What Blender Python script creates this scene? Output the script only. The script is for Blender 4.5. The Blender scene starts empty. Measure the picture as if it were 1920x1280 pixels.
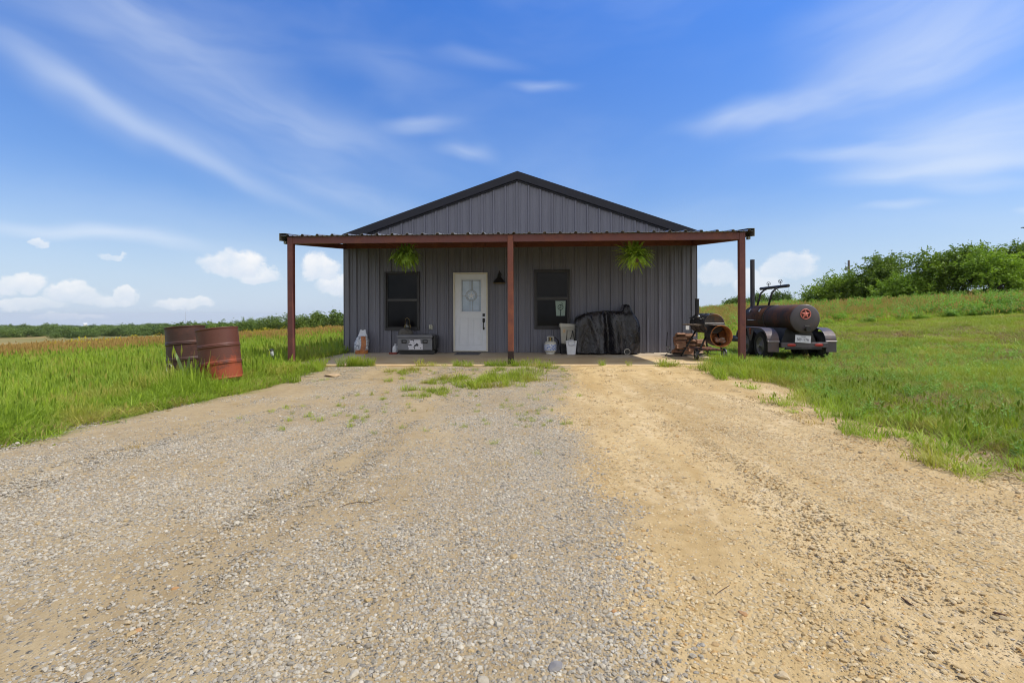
import bpy, bmesh, math, random
import numpy as np
from mathutils import Vector, Matrix, Euler
R = math.radians
rng = np.random.default_rng(7)
random.seed(7)
scene = bpy.context.scene
COL = scene.collection

# ------------------------------------------------------------------ camera
F = 940.0                      # focal length in pixels of a 1920 px wide picture
YAW = math.atan(40 / F)        # the camera looks a little to the left of the facade's normal
ROLL = R(-0.22)
CAM_H = 1.015                  # above the porch slab (z = 0)
HOR = 588.0
cd = bpy.data.cameras.new('camera')
cam = bpy.data.objects.new('camera', cd)
COL.objects.link(cam)
cd.sensor_fit = 'HORIZONTAL'
cd.sensor_width = 36
cd.lens = 36 * F / 1920
cd.shift_y = -(640 - HOR) / 1920
cd.clip_start = 0.05
cd.clip_end = 20000
cam.matrix_world = (Matrix.Translation((0, 0, CAM_H)) @ Matrix.Rotation(YAW, 4, 'Z')
                    @ Matrix.Rotation(R(90), 4, 'X') @ Matrix.Rotation(ROLL, 4, 'Z'))
scene.camera = cam

# ------------------------------------------------------------------ light
SUN_EL, SUN_AZ = 55.0, -5.0     # azimuth in degrees from +X (right of the house) towards +Y (behind it)
sl = bpy.data.lights.new('sun', 'SUN')
sun = bpy.data.objects.new('sun', sl)
COL.objects.link(sun)
sl.energy = 4.2
sl.angle = R(0.53)
sl.color = (1.0, 0.955, 0.88)
sd = Vector((math.cos(R(SUN_EL)) * math.cos(R(SUN_AZ)), math.cos(R(SUN_EL)) * math.sin(R(SUN_AZ)), math.sin(R(SUN_EL))))
sun.rotation_euler = sd.to_track_quat('Z', 'Y').to_euler()
sun.location = sd * 50
vs = scene.view_settings
vs.view_transform = 'Standard'
vs.look = 'None'
vs.exposure = 0.0
vs.gamma = 1.0
vs.use_curve_mapping = False
scene.cycles.max_bounces = 6
scene.cycles.diffuse_bounces = 4
scene.cycles.transparent_max_bounces = 8
scene.cycles.caustics_reflective = False
scene.cycles.caustics_refractive = False
scene.cycles.use_denoising = True
scene.cycles.pixel_filter_type = 'BLACKMAN_HARRIS'
scene.cycles.filter_width = 1.05


def px_dir(px, py):
    """azimuth from +Y (to the right) and elevation of a picture position"""
    dx, dy = px - 960, HOR - py
    c, s = math.cos(ROLL), math.sin(ROLL)
    ux, uy = dx * c - dy * s, dx * s + dy * c
    a = math.atan2(ux, F)
    return a - YAW, math.atan2(uy, math.hypot(ux, F))


def at(px, py, Y):
    az, el = px_dir(px, py)
    X = Y * math.tan(az)
    return X, Y, CAM_H + math.tan(el) * math.hypot(X, Y)


def on(px, py, z):
    az, el = px_dir(px, py)
    d = (z - CAM_H) / math.tan(el)
    return d * math.sin(az), d * math.cos(az), z


# ------------------------------------------------------------------ sky with clouds
world = bpy.data.worlds.new('World')
scene.world = world
world.use_nodes = True


class NT:
    def __init__(s, tree):
        s.t = tree

    def node(s, typ, **kw):
        n = s.t.nodes.new(typ)
        for k, v in kw.items():
            setattr(n, k, v)
        return n

    def link(s, a, b):
        s.t.links.new(a, b)

    def _in(s, sock, v):
        if isinstance(v, bpy.types.NodeSocket):
            s.t.links.new(v, sock)
        elif v is not None:
            sock.default_value = v

    def m(s, op, a, b=None, c=None, clamp=False):
        n = s.node('ShaderNodeMath', operation=op, use_clamp=clamp)
        s._in(n.inputs[0], a)
        if b is not None: s._in(n.inputs[1], b)
        if c is not None: s._in(n.inputs[2], c)
        return n.outputs[0]

    def vm(s, op, a, b=None):
        n = s.node('ShaderNodeVectorMath', operation=op)
        s._in(n.inputs[0], a)
        if b is not None: s._in(n.inputs[1], b)
        return n.outputs[0] if op not in ('LENGTH', 'DOT_PRODUCT') else n.outputs[1]

    def comb(s, x, y, z=0.0):
        n = s.node('ShaderNodeCombineXYZ')
        for i, v in enumerate((x, y, z)): s._in(n.inputs[i], v)
        return n.outputs[0]

    def sep(s, v):
        n = s.node('ShaderNodeSeparateXYZ')
        s._in(n.inputs[0], v)
        return n.outputs

    def noise(s, v, scale, detail=3, rough=0.5, dist=0.0, col=False):
        n = s.node('ShaderNodeTexNoise')
        if v is not None: s._in(n.inputs['Vector'], v)
        n.inputs['Scale'].default_value = scale
        n.inputs['Detail'].default_value = detail
        n.inputs['Roughness'].default_value = rough
        n.inputs['Distortion'].default_value = dist
        return n.outputs['Color'] if col else n.outputs[0]

    def voro(s, v, scale, out='Distance', rnd=1.0, feature='F1'):
        n = s.node('ShaderNodeTexVoronoi', feature=feature)
        if v is not None: s._in(n.inputs['Vector'], v)
        n.inputs['Scale'].default_value = scale
        n.inputs['Randomness'].default_value = rnd
        return n.outputs[out]

    def ss(s, x, a, b, lo=0.0, hi=1.0):
        n = s.node('ShaderNodeMapRange', interpolation_type='SMOOTHSTEP')
        s._in(n.inputs[0], x)
        for i, v in enumerate((a, b, lo, hi)): s._in(n.inputs[i + 1], v)
        return n.outputs[0]

    def mix(s, f, a, b, blend='MIX'):
        n = s.node('ShaderNodeMix', data_type='RGBA', blend_type=blend)
        s._in(n.inputs[0], f)
        s._in(n.inputs[6], a if isinstance(a, bpy.types.NodeSocket) else tuple(a) + (1,) * (4 - len(a)))
        s._in(n.inputs[7], b if isinstance(b, bpy.types.NodeSocket) else tuple(b) + (1,) * (4 - len(b)))
        return n.outputs[2]

    def ramp(s, f, stops, mode='LINEAR'):
        n = s.node('ShaderNodeValToRGB')
        n.color_ramp.interpolation = mode
        e = n.color_ramp.elements
        while len(e) < len(stops): e.new(0.5)
        for k, (p, c) in zip(e, stops):
            k.position = p
            k.color = tuple(c) + (1,) * (4 - len(c))
        s._in(n.inputs[0], f)
        return n.outputs[0]


def build_sky():
    t = world.node_tree
    t.nodes.clear()
    n = NT(t)
    out = n.node('ShaderNodeOutputWorld')
    bg = n.node('ShaderNodeBackground')
    STR = 0.10
    bg.inputs[1].default_value = STR
    sky = n.node('ShaderNodeTexSky', sky_type='NISHITA')
    sky.sun_disc = False
    sky.sun_elevation = R(SUN_EL)
    sky.sun_rotation = R(90 - SUN_AZ)
    sky.altitude = 200
    sky.air_density = 1.0
    sky.dust_density = 0.6
    sky.ozone_density = 2.0
    tc = n.node('ShaderNodeTexCoord')
    d = n.sep(tc.outputs['Generated'])
    u = n.m('ARCTAN2', d[0], d[1])
    v = n.m('ARCSINE', d[2])
    # the clear air of that day: a deep, clean blue overhead, pale at the horizon
    tint = n.ramp(n.m('DIVIDE', v, 1.2, clamp=True), [(0.0, (0.98, 1.04, 1.16)), (0.10, (1.0, 1.13, 1.35)), (0.24, (0.90, 1.22, 1.72)), (0.5, (0.55, 1.21, 2.24)), (1.0, (0.60, 1.10, 2.0))])
    col = n.mix(1.0, sky.outputs[0], tint, 'MULTIPLY')
    # wind-drawn distortion shared by all clouds
    uv = n.comb(u, v, 0.0)
    w1 = n.noise(uv, 3.0, 3, 0.55, col=True)
    w2 = n.noise(uv, 21.0, 6, 0.66, col=True)
    off = n.vm('SCALE', n.vm('SUBTRACT', w1, (0.5, 0.5, 0.5)))
    off.node.inputs[3].default_value = 0.10
    uvw = n.vm('ADD', uv, off)
    off2 = n.vm('SCALE', n.vm('SUBTRACT', w2, (0.5, 0.5, 0.5)))
    off2.node.inputs[3].default_value = 0.046
    uvc = n.vm('ADD', uv, off2)

    def blob(src, px, py, half_px, wid_px, ang, power=1.0):
        az, el = px_dir(px, py)
        k = math.cos(math.atan((px - 960) / F)) / F
        mp = n.node('ShaderNodeMapping', vector_type='TEXTURE')
        n.link(src, mp.inputs[0])
        mp.inputs[1].default_value = (az, el, 0)
        mp.inputs[2].default_value = (0, 0, R(ang))
        mp.inputs[3].default_value = (half_px * k * math.cos(math.atan((px - 960) / F)), wid_px * k, 1)
        p = mp.outputs[0]
        return n.ss(n.vm('LENGTH', p), 1.0, 0.0), p

    def streak(ang, sx, sy):
        mp = n.node('ShaderNodeMapping', vector_type='TEXTURE')
        n.link(uvw, mp.inputs[0])
        mp.inputs[2].default_value = (0, 0, R(ang))
        mp.inputs[3].default_value = (sx, sy, 1)
        return n.ss(n.noise(mp.outputs[0], 1.0, 4, 0.52, 0.6), 0.22, 0.76, 0.12, 1.0)
    streaks = [streak(-17, .50, .085), streak(1, .42, .07), streak(16, .55, .10)]
    total = None
    # wisps: px, py, half length, half width, angle, strength, streak frequency
    for px, py, L, W, a, s_, fr in [
            (320, 262, 560, 34, -20.5, .27, 3), (300, 240, 560, 80, -19.5, .13, 3), (640, 350, 380, 40, -16, .26, 3), (120, 170, 300, 60, -24, .22, 4), (560, 240, 420, 70, -12, .20, 3),
            (520, 250, 500, 120, -14, .20, 3), (150, 432, 430, 24, -5, .66, 3), (330, 450, 280, 26, -6, .25, 3),
            (1015, 163, 100, 17, 2, .50, 3), (790, 245, 120, 28, 6, .42, 3), (872, 292, 80, 22, -4, .38, 3), (900, 112, 150, 24, -6, .16, 3),
            (1390, 225, 190, 34, 2, .48, 4), (1500, 205, 260, 44, 8, .36, 4), (1640, 172, 420, 110, 17, .42, 3), (1780, 110, 360, 120, 18, .36, 3),
            (1800, 262, 420, 110, 5, .50, 3), (1760, 318, 360, 34, 1, .46, 4), (1880, 215, 300, 90, 12, .35, 3), (1560, 292, 230, 24, -4, .28, 4), (1680, 392, 110, 14, 3, .30, 3),
            (1690, 30, 420, 150, 12, .30, 3), (260, 50, 460, 130, -6, .30, 3), (700, 120, 300, 60, -8, .14, 3), (1915, 390, 40, 10, 0, .4, 3), (1820, 345, 200, 26, -5, .30, 4)]:
        msk, p = blob(uvw, px, py, L, W, a)
        st = streaks[0] if a < -10 else (streaks[2] if a > 9 else streaks[1])
        f = n.m('MULTIPLY', n.m('POWER', msk, 1.25), n.m('MULTIPLY', st, s_ * 1.3))
        total = f if total is None else n.m('SUBTRACT', n.m('ADD', total, f), n.m('MULTIPLY', total, f))
    # thin veil
    veil = n.m('MULTIPLY', n.ss(n.noise(n.vm('MULTIPLY', uvw, (1.0, 3.0, 1.0)), 1.7, 5, 0.55, 0.3), 0.42, 0.75), 0.12)
    total = n.m('SUBTRACT', n.m('ADD', total, veil), n.m('MULTIPLY', total, veil))
    pale = n.m('MULTIPLY', n.ss(v, 0.24, -0.02), 0.78)          # whitish moist air low down
    col = n.mix(pale, col, tuple(c / STR for c in (0.585, 0.715, 0.915)))
    cir = n.mix(n.m('MINIMUM', total, 0.95), col, tuple(c / STR for c in (0.76, 0.85, 0.985)))
    # fair-weather cumulus near the horizon
    cum = None
    shade = None
    for px, py, L, W, s_ in [
            (440, 496, 95, 42, 1.0), (490, 515, 62, 26, .95), (600, 505, 58, 46, .95), (632, 535, 60, 34, .9), (138, 548, 85, 32, .95), (200, 560, 90, 22, .75),
            (35, 532, 72, 32, .85), (238, 550, 38, 26, .85), (345, 570, 82, 20, .75), (72, 454, 34, 16, .7), (212, 479, 50, 13, .55),
            (1480, 500, 85, 44, .75), (1420, 530, 80, 46, .65), (1345, 512, 62, 36, .5), (60, 568, 120, 22, .55), (130, 595, 110, 12, .5), (1235, 520, 60, 26, .4),
            (-120, 520, 120, 40, .9), (2060, 480, 120, 40, .7), (-300, 550, 150, 40, .8)]:
        msk, p = blob(uvc, px, py, L, W, 0)
        sp = n.sep(p)
        base = n.ss(sp[1], -0.62, -0.30)                        # flatter base
        f = n.m('MULTIPLY', n.m('MULTIPLY', n.ss(msk, 0.17, 0.50), s_), base)
        cum = f if cum is None else n.m('MAXIMUM', cum, f)
        sh = n.m('MULTIPLY', f, n.ss(sp[1], 0.45, -0.5))
        shade = sh if shade is None else n.m('MAXIMUM', shade, sh)
    soft = n.ss(n.noise(uv, 16.0, 5, 0.6), 0.25, 0.65, 0.45, 1.0)
    ccol = n.mix(shade, tuple(c / STR for c in (0.95, 0.96, 0.98)), tuple(c / STR for c in (0.74, 0.81, 0.92)))
    res = n.mix(n.m('MULTIPLY', cum, soft), cir, ccol)
    # unseen bright cloud added behind the camera to lighten the facade and shade
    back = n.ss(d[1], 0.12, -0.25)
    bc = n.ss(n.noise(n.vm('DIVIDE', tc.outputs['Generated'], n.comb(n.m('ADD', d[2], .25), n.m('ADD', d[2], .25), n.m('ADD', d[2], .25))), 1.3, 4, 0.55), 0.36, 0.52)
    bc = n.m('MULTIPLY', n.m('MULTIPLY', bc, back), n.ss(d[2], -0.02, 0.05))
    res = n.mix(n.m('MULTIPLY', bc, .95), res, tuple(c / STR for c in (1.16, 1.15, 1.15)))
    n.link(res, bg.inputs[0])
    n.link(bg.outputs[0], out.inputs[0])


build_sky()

# ------------------------------------------------------------------ materials
def srgb(r, g, b):
    f = lambda c: c / 12.92 if c <= 0.04045 else ((c + 0.055) / 1.055) ** 2.4
    return (f(r / 255), f(g / 255), f(b / 255))


_mats = {}


def new_mat(name):
    m = bpy.data.materials.new(name)
    m.use_nodes = True
    t = m.node_tree
    n = NT(t)
    b = t.nodes['Principled BSDF']
    return m, n, b


def mat(name, col, rough=0.6, metal=0.0, var=0.12, scale=8.0, bump=0.0, bscale=40.0, spec=0.5, coord='Object', streak=None):
    """plain surface with a little unevenness of tone, gloss and relief"""
    if name in _mats: return _mats[name]
    m, n, b = new_mat(name)
    tc = n.node('ShaderNodeTexCoord').outputs[coord]
    v = tc if streak is None else n.vm('MULTIPLY', tc, streak)
    ns = n.noise(v, scale, 5, 0.6)
    lo = tuple(c * (1 - var) for c in col)
    hi = tuple(min(1, c * (1 + var)) for c in col)
    n.link(n.ramp(ns, [(0.3, lo), (0.7, hi)]), b.inputs['Base Color'])
    n.link(n.ss(ns, 0.3, 0.7, max(0.02, rough - 0.08), min(1, rough + 0.08)), b.inputs['Roughness'])
    b.inputs['Metallic'].default_value = metal
    b.inputs['Specular IOR Level'].default_value = spec
    if bump > 0:
        bp = n.node('ShaderNodeBump')
        bp.inputs['Strength'].default_value = bump
        bp.inputs['Distance'].default_value = 0.01
        n.link(n.noise(tc, bscale, 4, 0.6), bp.inputs['Height'])
        n.link(bp.outputs[0], b.inputs['Normal'])
    _mats[name] = m
    return m


def rust_mat(name, base, rust, amt=0.5, rough=0.6, scale=4.0, low=None, metal=0.0, dark=(0.02, 0.012, 0.010), scratch=0.0, spec=0.35):
    """old paint with rust bleeding through; low = (z0, z1) adds more rust towards the foot"""
    if name in _mats: return _mats[name]
    m, n, b = new_mat(name)
    tc = n.node('ShaderNodeTexCoord').outputs['Object']
    a = n.noise(tc, scale, 6, 0.65, 0.4)
    f = n.noise(tc, scale * 9, 4, 0.7)
    k = n.m('ADD', n.m('MULTIPLY', a, 0.7), n.m('MULTIPLY', f, 0.3))
    if low is not None:
        z = n.sep(tc)[2]
        k = n.m('ADD', k, n.ss(z, low[1], low[0], 0.0, 0.26))
    c1 = n.mix(n.ss(k, 0.62 - amt * 0.4, 0.78 - amt * 0.4), base, rust)
    c2 = n.mix(n.m('MULTIPLY', n.ss(n.noise(tc, scale * 2.3, 5, 0.7), 0.55, 0.75), 0.6), c1, dark)
    if scratch > 0:
        sc = n.noise(n.vm('MULTIPLY', tc, (18, 18, 2.5)), 5.0, 3, 0.7)
        c2 = n.mix(n.m('MULTIPLY', n.ss(sc, 0.68, 0.74), scratch), c2, (0.45, 0.33, 0.28))
    n.link(c2, b.inputs['Base Color'])
    n.link(n.ss(k, 0.3, 0.7, rough - 0.12, min(1.0, rough + 0.2)), b.inputs['Roughness'])
    b.inputs['Metallic'].default_value = metal
    b.inputs['Specular IOR Level'].default_value = spec
    bp = n.node('ShaderNodeBump')
    bp.inputs['Strength'].default_value = 0.25
    bp.inputs['Distance'].default_value = 0.006
    n.link(f, bp.inputs['Height'])
    n.link(bp.outputs[0], b.inputs['Normal'])
    _mats[name] = m
    return m


def leaf_mat(name, dark, light, trans=0.35, hue_scale=0.6, dry=None, rough=0.55, tip=None, attr=None, dry_at=.56):
    """foliage: diffuse with light coming through, tone differing from plant to plant and clump to clump"""
    if name in _mats: return _mats[name]
    m, n, b = new_mat(name)
    oi = n.node('ShaderNodeObjectInfo')
    geo = n.node('ShaderNodeNewGeometry')
    k = n.m('ADD', n.m('MULTIPLY', oi.outputs['Random'], 0.30), n.m('MULTIPLY', n.noise(geo.outputs['Position'], hue_scale, 4, 0.6), 0.90))
    col = n.ramp(k, [(0.36, dark), (0.76, light)])
    if 'Random Per Island' in geo.outputs:
        col = n.mix(n.m('MULTIPLY', geo.outputs['Random Per Island'], 0.38), col, tuple(c * 1.7 for c in light))
    if dry is not None:
        col = n.mix(n.ss(n.noise(geo.outputs['Position'], hue_scale * 2.1, 3, 0.6), dry_at, dry_at + .16, 0.0, 0.75), col, dry)
    if attr is not None:
        at_ = n.node('ShaderNodeAttribute', attribute_name='tipness')
        col = n.mix(n.ss(at_.outputs['Fac'], 0.5, 1.0), col, attr)
    n.link(col, b.inputs['Base Color'])
    b.inputs['Roughness'].default_value = rough
    b.inputs['Specular IOR Level'].default_value = 0.25
    tr = n.node('ShaderNodeBsdfTranslucent')
    n.link(n.mix(1.0, col, (1.25, 1.35, 0.75), 'MULTIPLY'), tr.inputs[0])
    mx = n.node('ShaderNodeMixShader')
    mx.inputs[0].default_value = trans
    n.link(b.outputs[0], mx.inputs[1])
    n.link(tr.outputs[0], mx.inputs[2])
    n.link(mx.outputs[0], m.node_tree.nodes['Material Output'].inputs[0])
    _mats[name] = m
    return m


# ------------------------------------------------------------------ mesh building
class MB:
    def __init__(s):
        s.v, s.f, s.sm, s.mi = [], [], [], []

    def add(s, vs_, fs, smooth=False, mi=0):
        o = len(s.v)
        s.v.extend([tuple(p) for p in vs_])
        for f in fs:
            s.f.append(tuple(i + o for i in f))
            s.sm.append(smooth)
            s.mi.append(mi)
        return s

    def box(s, c, size, rot=None, bev=0.0, mi=0, seg=1):
        bm = bmesh.new()
        bmesh.ops.create_cube(bm, size=1.0)
        for q in bm.verts: q.co = Vector((q.co.x * size[0], q.co.y * size[1], q.co.z * size[2]))
        if bev > 0:
            bmesh.ops.bevel(bm, geom=list(bm.edges), offset=min(bev, min(size) * 0.45), segments=seg, affect='EDGES', profile=0.5)
        M = Matrix.Translation(c) @ (rot.to_matrix().to_4x4() if rot is not None else Matrix())
        bm.verts.ensure_lookup_table()
        bm.verts.index_update()
        s.add([M @ q.co for q in bm.verts], [[q.index for q in f.verts] for f in bm.faces], False, mi)
        bm.free()
        return s

    def cyl(s, p0, p1, r0, r1=None, seg=16, caps=True, mi=0, smooth=True):
        r1 = r0 if r1 is None else r1
        p0, p1 = Vector(p0), Vector(p1)
        q = (p1 - p0).to_track_quat('Z', 'Y')
        ring = lambda p, r: [p + q @ Vector((r * math.cos(2 * math.pi * i / seg), r * math.sin(2 * math.pi * i / seg), 0)) for i in range(seg)]
        vs_ = ring(p0, r0) + ring(p1, r1)
        s.add(vs_, [(i, (i + 1) % seg, seg + (i + 1) % seg, seg + i) for i in range(seg)], smooth, mi)
        if caps:
            s.add(ring(p0, r0), [tuple(range(seg))[::-1]], False, mi)
            s.add(ring(p1, r1), [tuple(range(seg))], False, mi)
        return s

    def tube(s, path, r, seg=8, mi=0, caps=True, closed=False):
        P = [Vector(p) for p in path]
        rr = r if isinstance(r, (list, tuple)) else [r] * len(P)
        vs_, fs = [], []
        n = len(P)
        up = None
        for i, p in enumerate(P):
            a = P[(i - 1) % n] if (closed or i > 0) else P[0]
            b = P[(i + 1) % n] if (closed or i < n - 1) else P[-1]
            d = (b - a).normalized()
            if up is None:
                up = d.orthogonal().normalized()
            else:
                up = (up - d * up.dot(d)).normalized()
            w = d.cross(up)
            for k in range(seg):
                t = 2 * math.pi * k / seg
                vs_.append(p + (up * math.cos(t) + w * math.sin(t)) * rr[i])
        for i in range(n if closed else n - 1):
            for k in range(seg):
                j = (i + 1) % n
                fs.append((i * seg + k, i * seg + (k + 1) % seg, j * seg + (k + 1) % seg, j * seg + k))
        if caps and not closed:
            fs.append(tuple(range(seg))[::-1])
            fs.append(tuple((n - 1) * seg + k for k in range(seg)))
        return s.add(vs_, fs, True, mi)

    def lathe(s, prof, M=None, seg=32, mi=0, smooth=True, a0=0.0, a1=2 * math.pi):
        """profile of (r, h) turned round local z"""
        M = M or Matrix()
        full = abs(a1 - a0 - 2 * math.pi) < 1e-6
        n = seg if full else seg + 1
        vs_, fs = [], []
        for r, h in prof:
            for k in range(n):
                t = a0 + (a1 - a0) * k / seg
                vs_.append(M @ Vector((r * math.cos(t), r * math.sin(t), h)))
        for i in range(len(prof) - 1):
            for k in range(seg):
                j = (k + 1) % n
                fs.append((i * n + k, i * n + j, (i + 1) * n + j, (i + 1) * n + k))
        return s.add(vs_, fs, smooth, mi)

    def quad(s, a, b, c, d, mi=0):
        return s.add([a, b, c, d], [(0, 1, 2, 3)], False, mi)

    def prism(s, pts, axis, lo, hi, mi=0):
        """closed outline extruded along axis ('x','y','z'); pts are the other two coordinates in order"""
        mk = {'x': lambda p, h: (h, p[0], p[1]), 'y': lambda p, h: (p[0], h, p[1]), 'z': lambda p, h: (p[0], p[1], h)}[axis]
        n = len(pts)
        vs_ = [mk(p, lo) for p in pts] + [mk(p, hi) for p in pts]
        fs = [(i, (i + 1) % n, n + (i + 1) % n, n + i) for i in range(n)]
        fs += [tuple(range(n))[::-1], tuple(range(n, 2 * n))]
        return s.add(vs_, fs, False, mi)

    def ball(s, c, r, seg=16, rings=10, scale=(1, 1, 1), mi=0):
        prof = [(math.sin(math.pi * i / rings) * r, -math.cos(math.pi * i / rings) * r) for i in range(rings + 1)]
        return s.lathe(prof, Matrix.Translation(c) @ Matrix.Diagonal((scale[0], scale[1], scale[2], 1)), seg, mi)

    def build(s, name, m, parent=None, loc=None, rel=True, fix=True, bevel=0.0):
        """one mesh object; rel: the vertices are in world space and the (unrotated) parent's position is taken off"""
        off = Vector((0, 0, 0))
        p = parent
        while p is not None and rel:
            off += Vector(p.location)
            p = p.parent
        if loc is not None and parent is None: off = Vector(loc)
        me = bpy.data.meshes.new(name)
        me.from_pydata([tuple(Vector(q) - off) for q in s.v], [], s.f)
        me.polygons.foreach_set('use_smooth', s.sm)
        for mm in (m if isinstance(m, (list, tuple)) else [m]): me.materials.append(mm)
        me.polygons.foreach_set('material_index', s.mi)
        if fix:
            bm = bmesh.new()
            bm.from_mesh(me)
            bmesh.ops.recalc_face_normals(bm, faces=list(bm.faces))
            bm.to_mesh(me)
            bm.free()
        me.update()
        o = bpy.data.objects.new(name, me)
        COL.objects.link(o)
        if parent is not None: o.parent = parent
        elif loc is not None: o.location = loc
        if bevel > 0:
            bv = o.modifiers.new('bevel', 'BEVEL')
            bv.width = bevel
            bv.segments = 2
            bv.limit_method = 'ANGLE'
        return o


def np_mesh(name, verts, faces, m, parent=None, smooth=False, attrs=None):
    """fast path for big meshes: verts (N,3), faces (M,k) arrays"""
    verts = np.asarray(verts, dtype=np.float32)
    faces = np.asarray(faces, dtype=np.int32)
    me = bpy.data.meshes.new(name)
    me.vertices.add(len(verts))
    me.vertices.foreach_set('co', verts.ravel())
    k = faces.shape[1]
    me.loops.add(faces.size)
    me.loops.foreach_set('vertex_index', faces.ravel())
    me.polygons.add(len(faces))
    me.polygons.foreach_set('loop_start', np.arange(0, faces.size, k, dtype=np.int32))
    me.polygons.foreach_set('use_smooth', np.full(len(faces), smooth))
    for an, (typ, arr) in (attrs or {}).items():
        a = me.attributes.new(an, typ, 'POINT')
        if typ == 'FLOAT': a.data.foreach_set('value', np.asarray(arr, dtype=np.float32).ravel())
        elif typ == 'FLOAT_COLOR': a.data.foreach_set('color', np.asarray(arr, dtype=np.float32).ravel())
    me.materials.append(m)
    me.update()
    me.validate()
    return me


def link_obj(name, me, parent=None, loc=None):
    o = bpy.data.objects.new(name, me)
    COL.objects.link(o)
    if parent is not None: o.parent = parent
    if loc is not None: o.location = loc
    return o


def tag(o, label, cat, group=None, kind=None):
    o['label'] = label
    o['category'] = cat
    if group: o['group'] = group
    if kind: o['kind'] = kind
    return o


def thing(name, label, cat, loc=(0, 0, 0), rotz=0.0, group=None):
    o = bpy.data.objects.new(name, None)
    COL.objects.link(o)
    o.empty_display_size = 0.1
    o.location = loc
    o.rotation_euler = (0, 0, rotz)
    return tag(o, label, cat, group)


def text_part(name, s, size, parent, loc, m, rot=(R(90), 0, 0), ext=0.001, sx=1.0):
    cu = bpy.data.curves.new(name, 'FONT')
    cu.body = s
    cu.size = size
    cu.extrude = ext
    cu.align_x = 'CENTER'
    cu.align_y = 'CENTER'
    cu.materials.append(m)
    tmp = bpy.data.objects.new(name, cu)
    me = bpy.data.meshes.new_from_object(tmp)
    bpy.data.objects.remove(tmp)
    o = bpy.data.objects.new(name, me)
    COL.objects.link(o)
    o.parent = parent
    o.location = loc
    o.rotation_euler = rot
    o.scale = (sx, 1, 1)
    return o


# ------------------------------------------------------------------ instancing of uncountable stuff (grass, stones)
def scatter(name, pts, rot, scl, idx, protos, label, cat):
    """one object: a cloud of points, each carrying a copy of one of the prototype meshes"""
    col = bpy.data.collections.new(name + '_kinds')
    for i, me in enumerate(protos):
        o = bpy.data.objects.new('%s_kind_%02d' % (name, i), me)
        col.objects.link(o)
    me = bpy.data.meshes.new(name)
    N = len(pts)
    me.vertices.add(N)
    me.vertices.foreach_set('co', np.asarray(pts, dtype=np.float32).ravel())
    a = me.attributes.new('rot', 'FLOAT_VECTOR', 'POINT'); a.data.foreach_set('vector', np.asarray(rot, dtype=np.float32).ravel())
    a = me.attributes.new('scl', 'FLOAT_VECTOR', 'POINT')
    scl = np.asarray(scl, dtype=np.float32)
    if scl.ndim == 1: scl = np.repeat(scl[:, None], 3, 1)
    a.data.foreach_set('vector', scl.ravel())
    a = me.attributes.new('idx', 'INT', 'POINT'); a.data.foreach_set('value', np.asarray(idx, dtype=np.int32))
    me.update()
    o = bpy.data.objects.new(name, me)
    COL.objects.link(o)
    ng = bpy.data.node_groups.new(name, 'GeometryNodeTree')
    ng.interface.new_socket('Geometry', in_out='INPUT', socket_type='NodeSocketGeometry')
    ng.interface.new_socket('Geometry', in_out='OUTPUT', socket_type='NodeSocketGeometry')
    n = NT(ng)
    gi, go = n.node('NodeGroupInput'), n.node('NodeGroupOutput')
    ci = n.node('GeometryNodeCollectionInfo')
    ci.inputs['Collection'].default_value = col
    ci.inputs['Separate Children'].default_value = True
    ci.inputs['Reset Children'].default_value = True
    iop = n.node('GeometryNodeInstanceOnPoints')
    iop.inputs['Pick Instance'].default_value = True
    na = lambda nm, ty: n.node('GeometryNodeInputNamedAttribute', data_type=ty)
    ar, as_, ai = na('rot', 'FLOAT_VECTOR'), na('scl', 'FLOAT_VECTOR'), na('idx', 'INT')
    for q, nm in ((ar, 'rot'), (as_, 'scl'), (ai, 'idx')): q.inputs['Name'].default_value = nm
    e2r = n.node('FunctionNodeEulerToRotation')
    n.link(ar.outputs[0], e2r.inputs[0])
    n.link(gi.outputs[0], iop.inputs['Points'])
    n.link(ci.outputs[0], iop.inputs['Instance'])
    n.link(ai.outputs[0], iop.inputs['Instance Index'])
    n.link(e2r.outputs[0], iop.inputs['Rotation'])
    n.link(as_.outputs[0], iop.inputs['Scale'])
    n.link(iop.outputs[0], go.inputs[0])
    md = o.modifiers.new('scatter', 'NODES')
    md.node_group = ng
    return tag(o, label, cat, kind='stuff')


# ------------------------------------------------------------------ terrain
GZ = -0.115


def softplus(x, k):
    return np.where(x / k > 30, x, k * np.log1p(np.exp(np.minimum(x / k, 30))))


def gz(X, Y):
    X = np.asarray(X, dtype=float)
    Y = np.asarray(Y, dtype=float)
    r = np.hypot(X, Y)
    h = GZ + 0.068 * softplus((X - 8.0) * 0.9 + (Y - 10) * 0.10, 1.2)
    h = h - 0.050 * softplus(-X - 6.5, 1.5)
    h = np.where(Y < -5, np.clip(h, -3, 1.0), h)
    # beyond the brow of the field the land drops into a wide valley
    drop = np.interp(r, [0, 58, 75, 110, 250, 700, 1500, 3500, 9000], [0, 0, 0.5, 2.2, 6.0, 16, 34, 76, 195])
    keep = np.interp(r, [58, 90, 200, 400], [1, 1, 0.35, 0.0])
    up = np.clip((Y - 8.0) / 1.9, 0, 1); up = 0.092 * up * up * (3 - 2 * up) * np.clip((X + 6.2) / .8, 0, 1) * np.clip((5.2 - X) / .8, 0, 1) * (Y < 14)
    bump = up + 0.05 * np.sin(X * 0.55 + 1.3) * np.sin(Y * 0.43) * np.clip((np.abs(X) - 7) / 6, 0, 1)
    return GZ + (h - GZ) * keep + bump - drop


def gzs(x, y): return float(gz(x, y))

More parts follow.
